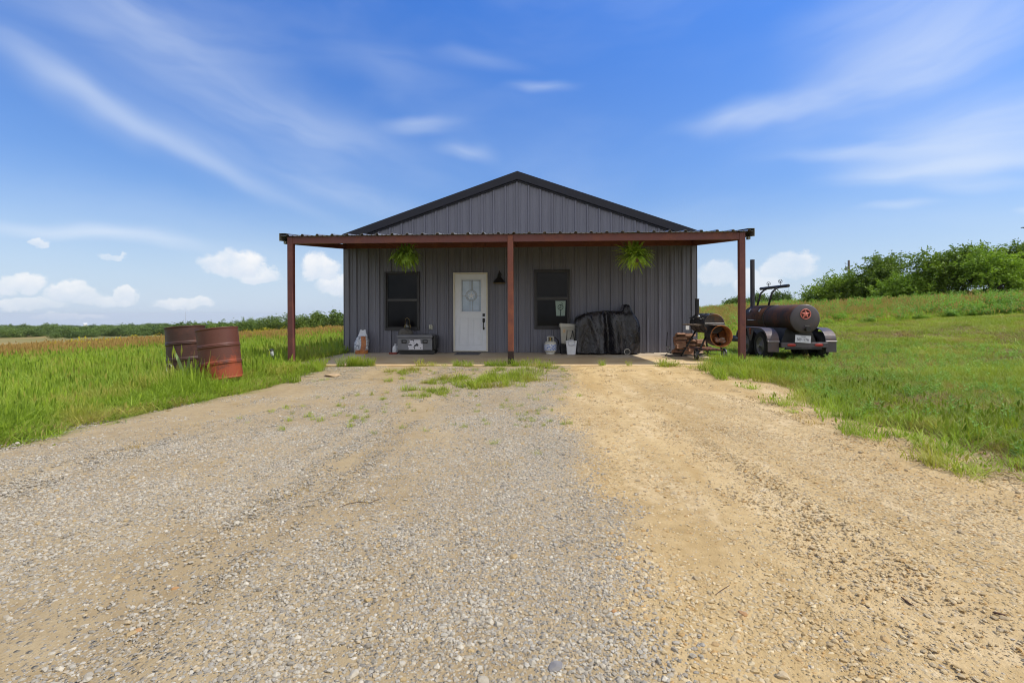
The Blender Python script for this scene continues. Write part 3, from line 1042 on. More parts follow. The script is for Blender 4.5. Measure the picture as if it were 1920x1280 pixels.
def build_grass():
    # --- the tall meadow left of the drive, running back to the brow
    pm = [tuft('lush', LUSH, 84, .18, .07, .30, .006, .50, .95, 10 + i) for i in range(5)]
    pm += [tuft('lushw', LUSH, 52, .21, .10, .35, .008, .55, 1.0, 20 + i, heads=.10) for i in range(3)]
    ps = [tuft('seedy', SEED, 38, .24, .16, .48, .010, .18, .32, 30 + i, heads=.42, head_len=.12, head_w=.016) for i in range(4)]
    pw = [weed_plant('weed', WEED, 40 + i, .42, 22, .09) for i in range(3)]
    pf = [tuft('flowers', FLOW, 14, .16, .45, .85, .010, .12, .20, 50 + i, heads=.85, head_len=.07, head_w=.03) for i in range(2)]
    pd = [tuft('dry', DRYG, 30, .16, .05, .16, .006, .6, .8, 60 + i) for i in range(2)]
    protos = pm + ps + pw + pf + pd
    iM, iW, iS, iWd, iF, iD = range(0, 5), range(5, 8), range(8, 12), range(12, 15), range(15, 17), range(17, 19)
    L = []

    def left(n, r0, r1, a1=12.0):
        X, Y = wedge(n, r0, r1, -56, a1)
        ok = ~keep_out(X, Y) & (X < 2.5) & ((Y > WY + 13) | (X < SX0) | (Y < SY0))
        return X[ok], Y[ok]

    def scale_near(X, Y):
        d = drive_dist(X, Y)
        return 0.36 + 0.64 * sstep(d, 0.0, 0.9) + .75 * np.exp(-((X + 5.2) ** 2 + (Y - 7.15) ** 2) / .42)
    for n, r0, r1, sxy, sz in ((3400, 2.0, 9, 1.0, .95), (7800, 9, 17, 1.15, 1.05), (11500, 17, 34, 1.6, 1.15), (17000, 34, 78, 2.4, 1.2)):
        X, Y = left(n, r0, r1)
        r = np.hypot(X, Y)
        sdy = sstep(r + 30 * (vn2.fbm(X * .09, Y * .09) - .5), 24, 40) * sstep(-X, -6, 6)
        isS = rng.random(len(X)) < sdy * (.08 + .20 * sstep(-X, 8, 26)) * (.5 + 1.0 * vn1.fbm(X * .12 + 5, Y * .3))
        hz = scale_near(X, Y) * sz * (0.75 + 0.5 * vn3.fbm(X * .5, Y * .5))
        if r0 > 16:
            hz = hz * 1.05
        isW = (~isS) & (rng.random(len(X)) < .35)
        isM = ~isS & ~isW
        L.append((X[isM], Y[isM], iM, sxy, hz[isM], 0))
        L.append((X[isW], Y[isW], iW, sxy, hz[isW], 0))
        L.append((X[isS], Y[isS], iS, sxy, hz[isS] * .95, 0))
    X, Y = left(420, 3, 20)
    k = (vn1.fbm(X * .35, Y * .35) > .52) & (drive_dist(X, Y) > .5)
    L.append((X[k], Y[k], iWd, .9, .75, 0))
    X, Y = left(900, 18, 62)
    k = vn2.fbm(X * .15 + 3, Y * .15) > .60
    L.append((X[k], Y[k], iF, 1.3, .9, 0))
    # dry rim where the meadow meets the gravel
    X, Y = left(5200, 2, 11)
    d = drive_dist(X, Y)
    k = (d < .35) & (rng.random(len(X)) < .8)
    L.append((X[k], Y[k], iD, .8, .8, 0))
    assemble('meadow_grass', L, protos, 'tall green meadow left of the driveway turning rusty with seed heads towards the back', 'grass')

    # --- mown slope on the right
    pn = [tuft('mown', MOWN, 70, .18, .035, .13, .0065, .6, .8, 110 + i) for i in range(6)]
    pt = [tuft('mown_tall', MOWN, 50, .15, .07, .25, .006, .50, .85, 120 + i) for i in range(3)]
    pd2 = [tuft('thatch', THATCH, 36, .18, .03, .09, .007, .8, .8, 130 + i) for i in range(2)]
    pc = [weed_plant('clover', WEED, 140 + i, .13, 12, .06) for i in range(2)]
    pv = [tuft('verge', VERGE, 60, .15, .06, .24, .0055, .50, .85, 150 + i, heads=.05) for i in range(4)]
    protos = pn + pt + pd2 + pc + pv
    jN, jT, jD, jC, jV = range(0, 6), range(6, 9), range(9, 11), range(11, 13), range(13, 17)
    L = []

    def right(n, r0, r1, a0=8.0):
        X, Y = wedge(n, r0, r1, a0, 54)
        yc = Y * math.cos(YAW) - X * math.sin(YAW)
        edge = 24 + 3 * (vn1.fbm(X * .2, Y * .2) - .5)
        ok = ~keep_out(X, Y) & (X > 0.8) & ((X > SX1) | (Y < SY0) | (Y > WY + 13)) & (yc < edge)
        return X[ok], Y[ok]
    for n, r0, r1, sxy, sz in ((3000, 2.5, 8, .95, .95), (6600, 8, 16, 1.05, .95), (11000, 16, 36, 1.6, 1.1)):
        X, Y = right(n, r0, r1)
        d = drive_dist(X, Y)
        bare = vn2.fbm(X * .45 + 11, Y * .45, 4)
        u = rng.random(len(X))
        barek = (bare > .50) & (u < .72)
        tall = ~barek & (rng.random(len(X)) < np.clip(.06 + .45 * sstep(d, 1.3, .1) * (vn1.fbm(X * 1.3, Y * 1.3) > .45) + .22 * (vn3.fbm(X * .4, Y * .4) > .56), 0, 1))
        low = ~barek & ~tall
        rise = 0.75 + 0.55 * vn3.fbm(X * .8, Y * .8)
        L.append((X[low], Y[low], jN, sxy, rise[low] * sz, 0))
        L.append((X[tall], Y[tall], jT, sxy, rise[tall] * sz * .8, 0))
        L.append((X[barek], Y[barek], jD, sxy, 1.0, 0))
    X, Y = right(5200, 2.5, 12)
    d = drive_dist(X, Y)
    cl = vn3.fbm(X * 1.2 + 4, Y * 1.2, 4)
    k = (d < 2.4 - 1.2 * rng.random(len(X))) & (cl > .54) & (rng.random(len(X)) < .6)
    L.append((X[k], Y[k], jV, .95, .30 + .45 * rng.random(k.sum()), 0))
    k = (d < 2.2) & (cl < .44)
    L.append((X[k], Y[k], jD, 1.0, 1.1, .004))
    X, Y = right(1300, 3, 18)
    L.append((X, Y, jC, 1.0, 1.0, 0))
    assemble('mown_grass', L, protos, 'short mown grass with brown worn patches on the slope right of the driveway', 'grass')

    # --- rank growth on the bank behind, up to the trees
    pt = [tuft('rank', LUSH, 40, .25, .30, .72, .014, .22, .45, 210 + i, heads=.10) for i in range(4)]
    pr = [tuft('rank_seed', SEEDP, 30, .25, .50, .95, .012, .14, .25, 220 + i, heads=.9, head_len=.16, head_w=.018) for i in range(3)]
    pw = [weed_plant('rank_weed', WEED, 230 + i, .85, 30, .16) for i in range(4)]
    L = []
    X, Y = wedge(21000, 21, 78, 8, 56)
    yc = Y * math.cos(YAW) - X * math.sin(YAW)
    ok = (yc > 23.5 + 3 * (vn1.fbm(X * .2, Y * .2) - .5)) & ((X > SX1 + .3) | (Y > WY + 13))
    X, Y, yc = X[ok], Y[ok], yc[ok]
    u = rng.random(len(X))
    isR = u < .09 + .18 * sstep(yc, 26, 30)
    isW = ~isR & (rng.random(len(X)) < .15 + .55 * sstep(X, 17, 23))
    isT = ~isR & ~isW
    hs = (.45 + .55 * sstep(yc, 23, 28)) * (.58 + .42 * sstep(X, 13, 21))
    L.append((X[isT], Y[isT], range(0, 4), 1.6, hs[isT], 0))
    L.append((X[isR], Y[isR], range(4, 7), 1.5, hs[isR] * .9, 0))
    L.append((X[isW], Y[isW], range(7, 11), 1.4, hs[isW], 0))
    assemble('bank_weeds', L, pt + pr + pw, 'rank tall grass and weeds on the bank below the scrub trees', 'weeds')

    # --- tufts that have come up through the gravel and along the slab's front edge
    pg = [tuft('gravel_tuft', MOWN, 40, .085, .05, .16, .006, .55, .6, 310 + i) for i in range(4)]
    pgt = [tuft('slab_tuft', LUSH, 46, .10, .14, .34, .006, .28, .5, 320 + i, heads=.06) for i in range(3)]
    pd3 = [tuft('gravel_dry', DRYG, 26, .09, .02, .07, .006, .9, .8, 330 + i) for i in range(2)]
    L = []

    def spot(lst, sx, ids, z, per=1, jit=.06):
        xs, ys = [], []
        for x, y in lst:
            X, Y, _ = on(x, y, GZ + .015)
            for k in range(per):
                xs.append(X + rng.normal() * jit); ys.append(min(SY0 - .05, Y + rng.normal() * jit))
        if isinstance(z, tuple): z = z[0] + (z[1] - z[0]) * rng.random(len(xs))
        return (np.array(xs), np.array(ys), ids, sx, z, .01)
    band = [(870 + 12 * i, 716 - 0.9 * i + rng.normal() * 5) for i in range(14)] + [(880 + 13 * i, 724 - 1.4 * i + rng.normal() * 4) for i in range(9)]
    band2 = [(735 + 9 * i, 704 + rng.normal() * 3) for i in range(6)] + [(800 + 10 * i, 716 + rng.normal() * 5) for i in range(6)] + [(770 + 12 * i, 738 + rng.normal() * 5) for i in range(6)] + [(745, 712), (835, 730), (850, 715)]
    L.append(spot(band, 1.05, range(0, 4), (.6, 1.2), 5, .09))
    L.append(spot(band2, .85, range(0, 4), (.45, .8), 3, .08))
    L.append(spot([(590 + 12 * i, 693 + rng.normal() * 3) for i in range(5)] + [(668 + 5 * i, 690 + rng.normal() * 2) for i in range(9)] + [(682, 689), (690, 689), (672, 692), (545, 716), (552, 714), (600, 700)], .8, range(4, 7), (.55, .90), 2, .06))
    L.append(spot([(803, 689), (815, 690), (832, 691), (868, 689), (876, 688), (882, 689)] + [(918 + 6 * i, 690 + rng.normal() * 1.5) for i in range(9)] + [(986, 688), (989, 689), (1004, 692), (1022, 691)], .75, range(4, 7), (.22, .58), 2, .05))
    L.append(spot([(1122, 688), (1128, 689), (1175, 689)], .6, range(4, 7), .5, 1, .03))
    L.append(spot([(x, 693 + rng.normal() * 2) for x in range(1332, 1376, 6)] + [(1326, 703), (1338, 706), (1352, 712), (1405, 712), (1430, 716)], 1.0, range(4, 7), .85, 2, .06))
    L.append(spot([(1390 + 9 * i, 700 + rng.normal() * 5) for i in range(14)], 1.0, range(0, 4), 1.5, 3, .10))
    L.append(spot([(698, 814), (512, 806), (901, 772), (908, 790), (893, 797), (680, 740), (655, 800), (770, 760), (925, 830), (1006, 848), (640, 748), (600, 745), (530, 790), (790, 812), (760, 800), (860, 800), (978, 800), (975, 760), (1050, 750), (690, 770), (715, 735), (985, 742), (1030, 735)], .42, range(0, 4), .42, 1, .04))
    L.append(spot([(560, 762), (665, 938), (470, 948), (545, 925), (840, 790), (930, 870), (760, 832), (350, 800), (900, 905), (720, 900), (250, 840), (800, 770), (870, 760), (995, 770)], .55, range(7, 9), .8, 2, .05))
    X = rng.uniform(-4.4, .7, 420); Y = rng.uniform(5.0, 9.7, 420)
    k = (vn1.fbm(X * 1.1 + 2, Y * 1.1) > .55) & (drive_dist(X, Y) < -.2)
    L.append((X[k], Y[k], range(0, 4), .26 + .22 * rng.random(k.sum()), .26 + .25 * rng.random(k.sum()), .01))
    L.append((X[~k][:60], Y[~k][:60], range(7, 9), .45, .7, .01))
    X, Y = wedge(1300, 3, 11, 14, 50)
    d = drive_dist(X, Y)
    cl = vn2.fbm(X * 1.6, Y * 1.6, 3)
    k = (d > -.75) & (d < .25) & (X > 2) & (cl > .56)
    L.append((X[k], Y[k], range(4, 7), .9, .22 + .38 * rng.random(k.sum()), .0))
    k = (d > -.9) & (d < .3) & (X > 2) & (cl < .42)
    L.append((X[k], Y[k], range(7, 9), .9, .9, .0))
    assemble('gravel_weeds', L, pg + pgt + pd3, 'green tufts growing through the gravel and along the front of the porch slab', 'weeds')


build_grass()

# ------------------------------------------------------------------ porch slab
def slab_material():
    m, n, b = new_mat('porch_concrete')
    p = n.node('ShaderNodeTexCoord').outputs['Object']
    a = n.noise(p, 1.2, 6, 0.65)
    f = n.noise(p, 60, 4, 0.7)
    c = n.ramp(n.m('ADD', n.m('MULTIPLY', a, .75), n.m('MULTIPLY', f, .25)), [(0.34, (0.47, 0.31, 0.15)), (0.5, (0.58, 0.42, 0.22)), (0.66, (0.64, 0.51, 0.31))])
    y = n.sep(p)[1]
    c = n.mix(n.m('MULTIPLY', n.ss(n.m('ADD', y, n.m('MULTIPLY', a, 1.6)), 11.8, 13.6), .75), c, (0.50, 0.44, 0.36))   # cleaner, unstained strip along the wall
    n.link(c, b.inputs['Base Color'])
    n.link(n.ss(a, .3, .7, .55, .9), b.inputs['Roughness'])
    bp = n.node('ShaderNodeBump'); bp.inputs['Strength'].default_value = .3; bp.inputs['Distance'].default_value = .004
    n.link(f, bp.inputs['Height']); n.link(bp.outputs[0], b.inputs['Normal'])
    return m


o = MB().box(((SX0 + SX1) / 2, (SY0 + WY + 12) / 2, -.20), (SX1 - SX0, WY + 12 - SY0, .40), bev=.012, seg=2).build('porch_slab', slab_material(), loc=None)
tag(o, 'stained tan concrete slab under the porch and the metal house', 'slab', kind='structure')

# ------------------------------------------------------------------ the metal house
SIDING = None


def siding_material():
    m, n, b = new_mat('charcoal_metal_siding')
    p = n.node('ShaderNodeTexCoord').outputs['Object']
    a = n.noise(n.vm('MULTIPLY', p, (3.0, 3.0, 0.35)), 2.0, 5, 0.6)
    f = n.noise(p, 30, 3, 0.6)
    c = n.ramp(n.m('ADD', n.m('MULTIPLY', a, .7), n.m('MULTIPLY', f, .3)), [(0.3, (0.112, 0.115, 0.150)), (0.7, (0.172, 0.175, 0.220))])
    z = n.sep(p)[2]
    c = n.mix(n.ss(n.m('ADD', z, n.m('MULTIPLY', a, .5)), .55, .15, 0.0, .22), c, (0.20, 0.165, 0.13))     # splashed dust along the foot
    n.link(c, b.inputs['Base Color'])
    b.inputs['Metallic'].default_value = 0.0
    n.link(n.ss(a, .3, .7, .34, .50), b.inputs['Roughness'])
    b.inputs['Specular IOR Level'].default_value = 0.5
    bp = n.node('ShaderNodeBump'); bp.inputs['Strength'].default_value = .12; bp.inputs['Distance'].default_value = .01
    n.link(n.noise(n.vm('MULTIPLY', p, (1, 1, .5)), 5.0, 2, .5), bp.inputs['Height']); n.link(bp.outputs[0], b.inputs['Normal'])
    return m


M_SIDE = siding_material()
M_TRIM = mat('charcoal_trim', (0.145, 0.146, 0.175), .42, 0, .1, 4)
M_ROOF = mat('dark_roof_metal', (0.012, 0.013, 0.022), .5, 0, .15, 3, spec=.3)
M_BRONZE = mat('dark_window_frame', (0.024, 0.023, 0.027), .45, 0, .1, 6)
M_RAIL = mat('window_rail_grey', (0.085, 0.085, 0.09), .5, 0, .1, 6)
M_WHITE = mat('white_door_paint', (0.70, 0.73, 0.79), .38, 0, .04, 5, .08, 20)
M_CREAM = mat('cream_door_frame', (0.66, 0.63, 0.55), .5, 0, .06, 8)
M_BLACK = mat('black_iron', (0.012, 0.012, 0.013), .42, 0, .2, 12)
M_GALV = mat('galvanized_sheet', (0.36, 0.36, 0.35), .42, .75, .15, 6, streak=(1, .2, 1))
M_FLASH = mat('weathered_flashing', (0.24, 0.235, 0.20), .5, .4, .2, 5)
M_REDOX = rust_mat('red_oxide_paint', (0.128, 0.044, 0.040), (0.175, 0.064, 0.045), .35, .5, 3.0, scratch=.12, dark=(0.075, 0.026, 0.022))
M_SOFF = rust_mat('red_oxide_purlins', (0.16, 0.05, 0.036), (0.20, 0.075, 0.046), .35, .6, 3.0)
M_GREY = mat('grey_plastic', (0.30, 0.30, 0.29), .5, 0, .1, 9)

PK = at(969, 323, 13.03)
EL, ER = at(648, 441, 13.03), at(1303.5, 433.5, 13.03)
HX0, HX1 = -4.973, 4.168
ZE = (EL[2] + ER[2]) / 2
XP = (HX0 + HX1) / 2
SLOPE = (PK[2] - ZE) / ((HX1 - HX0) / 2 + .03)
roof_z = lambda x: PK[2] - abs(x - XP) * SLOPE


def rib_profile(x0, x1, phase, per=.305, h=.034, minor=.007):
    pts = []
    k = math.floor((x0 - phase) / per) - 1
    while phase + k * per < x1 + per:
        c = phase + k * per
        pts += [(c - .036, 0), (c - .019, h), (c + .019, h), (c + .036, 0)]
        for q in (.105, .200):
            pts += [(c + q - .018, 0), (c + q - .008, minor), (c + q + .008, minor), (c + q + .018, 0)]
        k += 1
    xs = np.array([p[0] for p in pts]); hs = np.array([p[1] for p in pts])
    f = lambda x: float(np.interp(x, xs, hs))
    return [(x, d) for x, d in pts if x0 < x < x1], f


def ribbed_wall(mb, x0, x1, top, openings, y, phase, z0=-.02):
    pts, f = rib_profile(x0, x1, phase)
    xs = sorted(set([x0, x1] + [p[0] for p in pts] + [o[0] for o in openings] + [o[1] for o in openings] + [XP]))
    for a, b in zip(xs[:-1], xs[1:]):
        if b - a < 1e-5: continue
        mid = (a + b) / 2
        segs = [(z0, None)]
        for ox0, ox1, oz0, oz1 in openings:
            if ox0 - 1e-6 < mid < ox1 + 1e-6:
                segs = [(z0, oz0), (oz1, None)] if oz0 > z0 else [(oz1, None)]
        for lo, hi in segs:
            ha, hb = (top(a), top(b)) if hi is None else (hi, hi)
            mb.add([(a, y - f(a), lo), (b, y - f(b), lo), (b, y - f(b), hb), (a, y - f(a), ha)], [(0, 1, 2, 3)])


def px_rect(x0, y0, x1, y1, Y):
    a, b = at(x0, y1, Y), at(x1, y0, Y)
    return a[0], b[0], a[2], b[2]


DOOR = px_rect(851, 511, 914.5, 657.5, WY)
DOOR = (DOOR[0], DOOR[1], 0.03, DOOR[3])
WIN_L = px_rect(722, 509.5, 787, 619, WY)
WIN_R = px_rect(1002, 505, 1069, 617, WY)


def build_house():
    H = thing('metal_house', 'charcoal ribbed metal house with gable roof and red steel porch across its front', 'house', (XP, WY, 0))
    back = WY + 11.8
    mb = MB()
    ribbed_wall(mb, HX0, HX1, lambda x: roof_z(x) - .10, [DOOR, WIN_L, WIN_R], WY, PK[0])
    # side and back walls, ribs too
    for X, sgn in ((HX0, -1), (HX1, 1)):
        pts, f = rib_profile(WY, back, WY + .1)
        ys = [WY] + [p[0] for p in pts] + [back]
        for a, b in zip(ys[:-1], ys[1:]):
            mb.add([(X + sgn * f(a), a, -.02), (X + sgn * f(b), b, -.02), (X + sgn * f(b), b, ZE - .05), (X + sgn * f(a), a, ZE - .05)], [(0, 1, 2, 3)])
    mb.add([(HX0, back, 0), (HX1, back, 0), (HX1, back, ZE - .05), (XP, back, PK[2] - .1), (HX0, back, ZE - .05)], [(0, 1, 2, 3, 4)])
    wall = mb.build('wall', M_SIDE, H, fix=False)
    # screws: rows of tiny heads on the panels
    sc = MB()
    pts, f = rib_profile(HX0, HX1, PK[0])
    for z in (.12, 1.12, 2.1, 2.95, 3.6):
        k = math.floor((HX0 - PK[0]) / .305)
        while True:
            for q in (.065, .152, .24):
                x = PK[0] + k * .305 + q
                if not (HX0 + .12 < x < HX1 - .12) or z > roof_z(x) - .4: continue
                if any(a - .07 < x < b + .07 and c - .07 < z < d + .07 for a, b, c, d in (DOOR, WIN_L, WIN_R)): continue
                sc.cyl((x, WY - .001, z), (x, WY - .006, z), .006, .005, 6)
            k += 1
            if PK[0] + k * .305 > HX1: break
    sc.build('screw_rows', M_TRIM, wall)
    # corner trims
    for X, sgn in ((HX0, -1), (HX1, 1)):
        MB().box((X - sgn * .045, WY - .037, (ZE + .0) / 2 + .02), (.12, .012, ZE - .14), bev=.003).box((X + sgn * .034, WY + .05, ZE / 2 + .02), (.012, .18, ZE - .14), bev=.003).build('corner_trim', M_TRIM, H)
    # roof: two ribbed slopes
    mb = MB()
    for sgn in (-1, 1):
        xe = XP + sgn * ((HX1 - HX0) / 2 + .07)
        pts, f = rib_profile(WY - .02, back + .1, WY + .1, h=.03)
        ys = [WY - .02] + [p[0] for p in pts] + [back + .1]
        for a, b in zip(ys[:-1], ys[1:]):
            za, zb = roof_z(XP), roof_z(xe)
            mb.add([(XP, a, za - .02 + f(a)), (XP, b, za - .02 + f(b)), (xe, b, zb - .02 + f(b)), (xe, a, zb - .02 + f(a))], [(0, 1, 2, 3)])
            mb.add([(XP, a, za - .06), (XP, b, za - .06), (xe, b, zb - .06), (xe, a, zb - .06)], [(3, 2, 1, 0)])
    mb.build('roof', M_ROOF, H, fix=False)
    # rake trim: broad dark band with a thinner lip under it
    w, w2 = .205, .250
    e0, e1 = XP - (HX1 - HX0) / 2 - .05, XP + (HX1 - HX0) / 2 + .05
    pr = lambda d: [(e0, roof_z(e0) + .02), (XP, PK[2] + .02), (e1, roof_z(e1) + .02), (e1, roof_z(e1) + .02 - d), (XP, PK[2] + .02 - d), (e0, roof_z(e0) + .02 - d)]
    mb = MB()
    for half in (0, 1):
        P = pr(w); q = [P[0], P[1], P[4], P[5]] if half == 0 else [P[1], P[2], P[3], P[4]]
        mb.prism(q, 'y', WY - .105, WY + .02)
        P2 = pr(w2); Q = [P[5], P[4], P2[4], P2[5]] if half == 0 else [P[4], P[3], P2[3], P2[4]]
        Q = [(a, b - .002) if i < 2 else (a, b) for i, (a, b) in enumerate(Q)]
        mb.prism(Q, 'y', WY - .055, WY - .03)
    mb.build('rake_trim', M_ROOF, H)

    # ---- door
    x0, x1, z0, z1 = DOOR
    f = MB()
    t = .040
    f.box((x0 + t / 2, WY - .01, (z0 + z1) / 2), (t, .14, z1 - z0), bev=.004)
    f.box((x1 - t / 2, WY - .01, (z0 + z1) / 2), (t, .14, z1 - z0), bev=.004)
    f.box(((x0 + x1) / 2, WY - .01, z1 - t / 2), (x1 - x0 - 2 * t, .138, t), bev=.004)
    f.box(((x0 + x1) / 2, WY - .02, z0 + .012), (x1 - x0 - 2 * t, .16, .024), bev=.004)
    D = MB()
    lx0, lx1, lz0, lz1 = x0 + t + .003, x1 - t - .003, z0 + .03, z1 - t - .003
    gx0, gx1, gz0, gz1 = px_rect(866, 524.5, 902, 584, WY)
    yd = WY - .045
    # leaf built round the glazed opening
    D.box(((lx0 + gx0) / 2, yd + .02, (lz0 + lz1) / 2), (gx0 - lx0, .04, lz1 - lz0))
    D.box(((lx1 + gx1) / 2, yd + .02, (lz0 + lz1) / 2), (lx1 - gx1, .04, lz1 - lz0))
    D.box(((gx0 + gx1) / 2, yd + .02, (gz1 + lz1) / 2), (gx1 - gx0, .04, lz1 - gz1))
    D.box(((gx0 + gx1) / 2, yd + .02, (gz0 + lz0) / 2), (gx1 - gx0, .04, gz0 - lz0))
    # moulded lite frame and two raised lower panels
    mo = .024
    for (a, b, c, d) in ((gx0 - mo, gx0 + .004, gz0 - mo, gz1 + mo), (gx1 - .004, gx1 + mo, gz0 - mo, gz1 + mo)):
        D.box(((a + b) / 2, yd - .006, (c + d) / 2), (b - a, .022, d - c), bev=.005)
    for (c, d) in ((gz0 - mo, gz0 + .004), (gz1 - .004, gz1 + mo)):
        D.box(((gx0 + gx1) / 2, yd - .006, (c + d) / 2), (gx1 - gx0 - .008, .0215, d - c), bev=.005)
    pw = (lx1 - lx0 - .30) / 2
    for px0 in (lx0 + .10, lx0 + .20 + pw):
        a, b, c, d = px0, px0 + pw, .20, gz0 - .16
        for (u0, u1, v0, v1) in ((a, a + .02, c, d), (b - .02, b, c, d), (a + .02, b - .02, c, c + .02), (a + .02, b - .02, d - .02, d)):
            D.box(((u0 + u1) / 2, yd - .003, (v0 + v1) / 2), (u1 - u0, .012, v1 - v0), bev=.003)
        D.box(((a + b) / 2, yd - .002, (c + d) / 2), (b - a - .08, .009, d - c - .08), bev=.004)
    door = D.build('door', M_WHITE, H)
    f.build('door_frame', M_CREAM, door)
    # decorated glass
    gm, n, b = new_mat('sky_toned_door_glass')
    p = n.node('ShaderNodeTexCoord').outputs['Object']
    n.link(n.ramp(n.noise(p, 5.0, 4, .6), [(.3, (.32, .42, .56)), (.7, (.44, .55, .70))]), b.inputs['Base Color'])  # bluish reflection of the sky put into the pane's base colour
    b.inputs['Roughness'].default_value = .16
    b.inputs['Specular IOR Level'].default_value = .8
    MB().box(((gx0 + gx1) / 2, yd + .022, (gz0 + gz1) / 2), (gx1 - gx0, .012, gz1 - gz0)).build('glass_pane', gm, door)
    L = MB()
    cx, cz = (gx0 + gx1) / 2, gz0 + .50 * (gz1 - gz0)
    yy = yd + .012
    gw, gh = gx1 - gx0, gz1 - gz0
    R0 = gw * .285
    for rr in (R0, R0 * .80):
        L.tube([(cx + rr * math.cos(k * math.pi / 16), yy, cz + rr * math.sin(k * math.pi / 16)) for k in range(32)], .0055, 6, closed=True)
    for (a, b, c, d) in ((gx0 + .03, gz0, gx0 + .03, gz1), (gx1 - .03, gz0, gx1 - .03, gz1), (gx0, gz0 + .03, gx1, gz0 + .03), (gx0, gz1 - .03, gx1, gz1 - .03),
                         (cx - .035, gz0, cx - .035, cz - R0), (cx + .035, gz0, cx + .035, cz - R0), (cx - .035, cz + R0, cx - .035, gz1), (cx + .035, cz + R0, cx + .035, gz1),
                         (cx, cz + R0, cx, gz1 - .03), (gx0, cz, cx - R0, cz), (cx + R0, cz, gx1, cz)):
        L.tube([(a, yy, b), (c, yy, d)], .0045, 6)
    L.build('lead_came', M_GREY, door)
    S = MB()
    star = []
    for k in range(10):
        r = R0 * (.74 if k % 2 == 0 else .30)
        an = math.pi / 2 + k * math.pi / 5
        star.append((cx + r * math.cos(an), cz + r * math.sin(an)))
    vs_ = [(cx, yy - .016, cz)] + [(a, yy, b) for a, b in star]
    S.add(vs_, [(0, 1 + k, 1 + (k + 1) % 10) for k in range(10)])
    S.add([(a, yy + .004, b) for a, b in star], [tuple(range(10))])
    S.build('glass_star', M_WHITE, door)
    hx = lx1 - .062
    hb = MB().box((hx, yd - .012, .985), (.062, .024, .075), bev=.006).cyl((hx, yd - .024, .985), (hx, yd - .034, .985), .019, .017, 14)
    hb.build('deadbolt', M_BLACK, door)
    hb = MB().box((hx, yd - .010, .845), (.058, .020, .11), bev=.008).cyl((hx, yd - .02, .85), (hx, yd - .05, .85), .012, .010, 10)
    hb.tube([(hx, yd - .016, .835), (hx, yd - .055, .80), (hx, yd - .062, .74), (hx, yd - .05, .66), (hx, yd - .018, .635)], .0115, 8)
    hb.box((hx, yd - .009, .63), (.045, .018, .06), bev=.006)
    hb.build('door_handle', M_BLACK, door)

    # ---- windows
    gl, n, b = new_mat('dark_screened_glass')
    p = n.node('ShaderNodeTexCoord').outputs['Object']
    n.link(n.ramp(n.noise(p, 2.5, 3, .6), [(.3, (.006, .006, .007)), (.75, (.012, .012, .014))]), b.inputs['Base Color'])
    b.inputs['Roughness'].default_value = .10
    b.inputs['Specular IOR Level'].default_value = .14
    for (x0, x1, z0, z1), right in ((WIN_L, 0), (WIN_R, 1)):
        fr = MB()
        t = .052
        yo = WY - .018
        fr.box((x0 + t / 2, yo, (z0 + z1) / 2), (t, .075, z1 - z0), bev=.004)
        fr.box((x1 - t / 2, yo, (z0 + z1) / 2), (t, .075, z1 - z0), bev=.004)
        fr.box(((x0 + x1) / 2, yo, z1 - t / 2), (x1 - x0 - 2 * t, .074, t), bev=.004)
        fr.box(((x0 + x1) / 2, yo - .004, z0 + .03), (x1 - x0 - 2 * t, .086, .06), bev=.004)
        win = fr.build('window', M_BRONZE, H)
        zm = z0 + .515 * (z1 - z0)
        sh = MB()
        a, b2 = x0 + t, x1 - t
        for lo, hi, dy in ((z0 + .06, zm - .012, .012), (zm + .012, z1 - t, .022)):
            s = .026
            sh.box((a + s / 2, yo + dy, (lo + hi) / 2), (s, .02, hi - lo)).box((b2 - s / 2, yo + dy, (lo + hi) / 2), (s, .02, hi - lo))
            sh.box(((a + b2) / 2, yo + dy, hi - s / 2), (b2 - a - 2 * s, .0195, s)).box(((a + b2) / 2, yo + dy, lo + s / 2), (b2 - a - 2 * s, .0195, s))
        sh.build('sash', M_BRONZE, win)
        MB().box(((a + b2) / 2, yo - .006, zm), (b2 - a, .026, .022), bev=.003).build('meeting_rail', M_RAIL, win)
        MB().box(((a + b2) / 2, yo + .034, (z0 + .05 + zm) / 2), (b2 - a, .006, zm - z0 - .05)).build('pane', gl, win)
        MB().box(((a + b2) / 2, yo + .042, (z1 + zm) / 2), (b2 - a, .006, z1 - zm - .03)).build('pane', gl, win)
        if right:
            # pale green card with a dark ring-on-a-stem mark, standing behind the lower sash
            sx0, sx1, sz0, sz1 = px_rect(1041.5, 564, 1060.5, 592, WY)
            mc = mat('pale_green_card', (.30, .40, .36), .6, 0, .12, 18)
            mk = mat('dark_green_ink', (.015, .040, .034), .6, 0, .1, 20)
            xi = (sx0 + sx1) / 2
            zi = sz0 + .58 * (sz1 - sz0)
            card = MB().prism([(sx0, sz1), (sx1, sz1), (sx1 - .018, sz0), (sx0 + .02, sz0)], 'y', yo + .0245, yo + .029)
            card.build('window_card', mc, win)
            mk_ = MB()
            rr = .066
            yq = yo + .022
            mk_.tube([(xi + rr * math.cos(k * math.pi / 14), yq, zi + rr * math.sin(k * math.pi / 14)) for k in range(28)], .008, 6, closed=True)
            mk_.tube([(xi, yq, zi - rr), (xi, yq, sz0 + .004)], .009, 6)
            mk_.tube([(xi - .028, yq, zi - .018), (xi - .012, yq, zi + .016), (xi + .012, yq, zi + .020), (xi + .022, yq, zi + .002), (xi - .005, yq, zi - .006), (xi - .018, yq, zi - .024), (xi + .022, yq, zi - .028)], .006, 6)
            mk_.tube([(xi + .034, yq, zi + .060), (xi + .052, yq, zi + .095), (xi + .035, yq, zi + .112), (xi + .012, yq, zi + .10)], .006, 6)
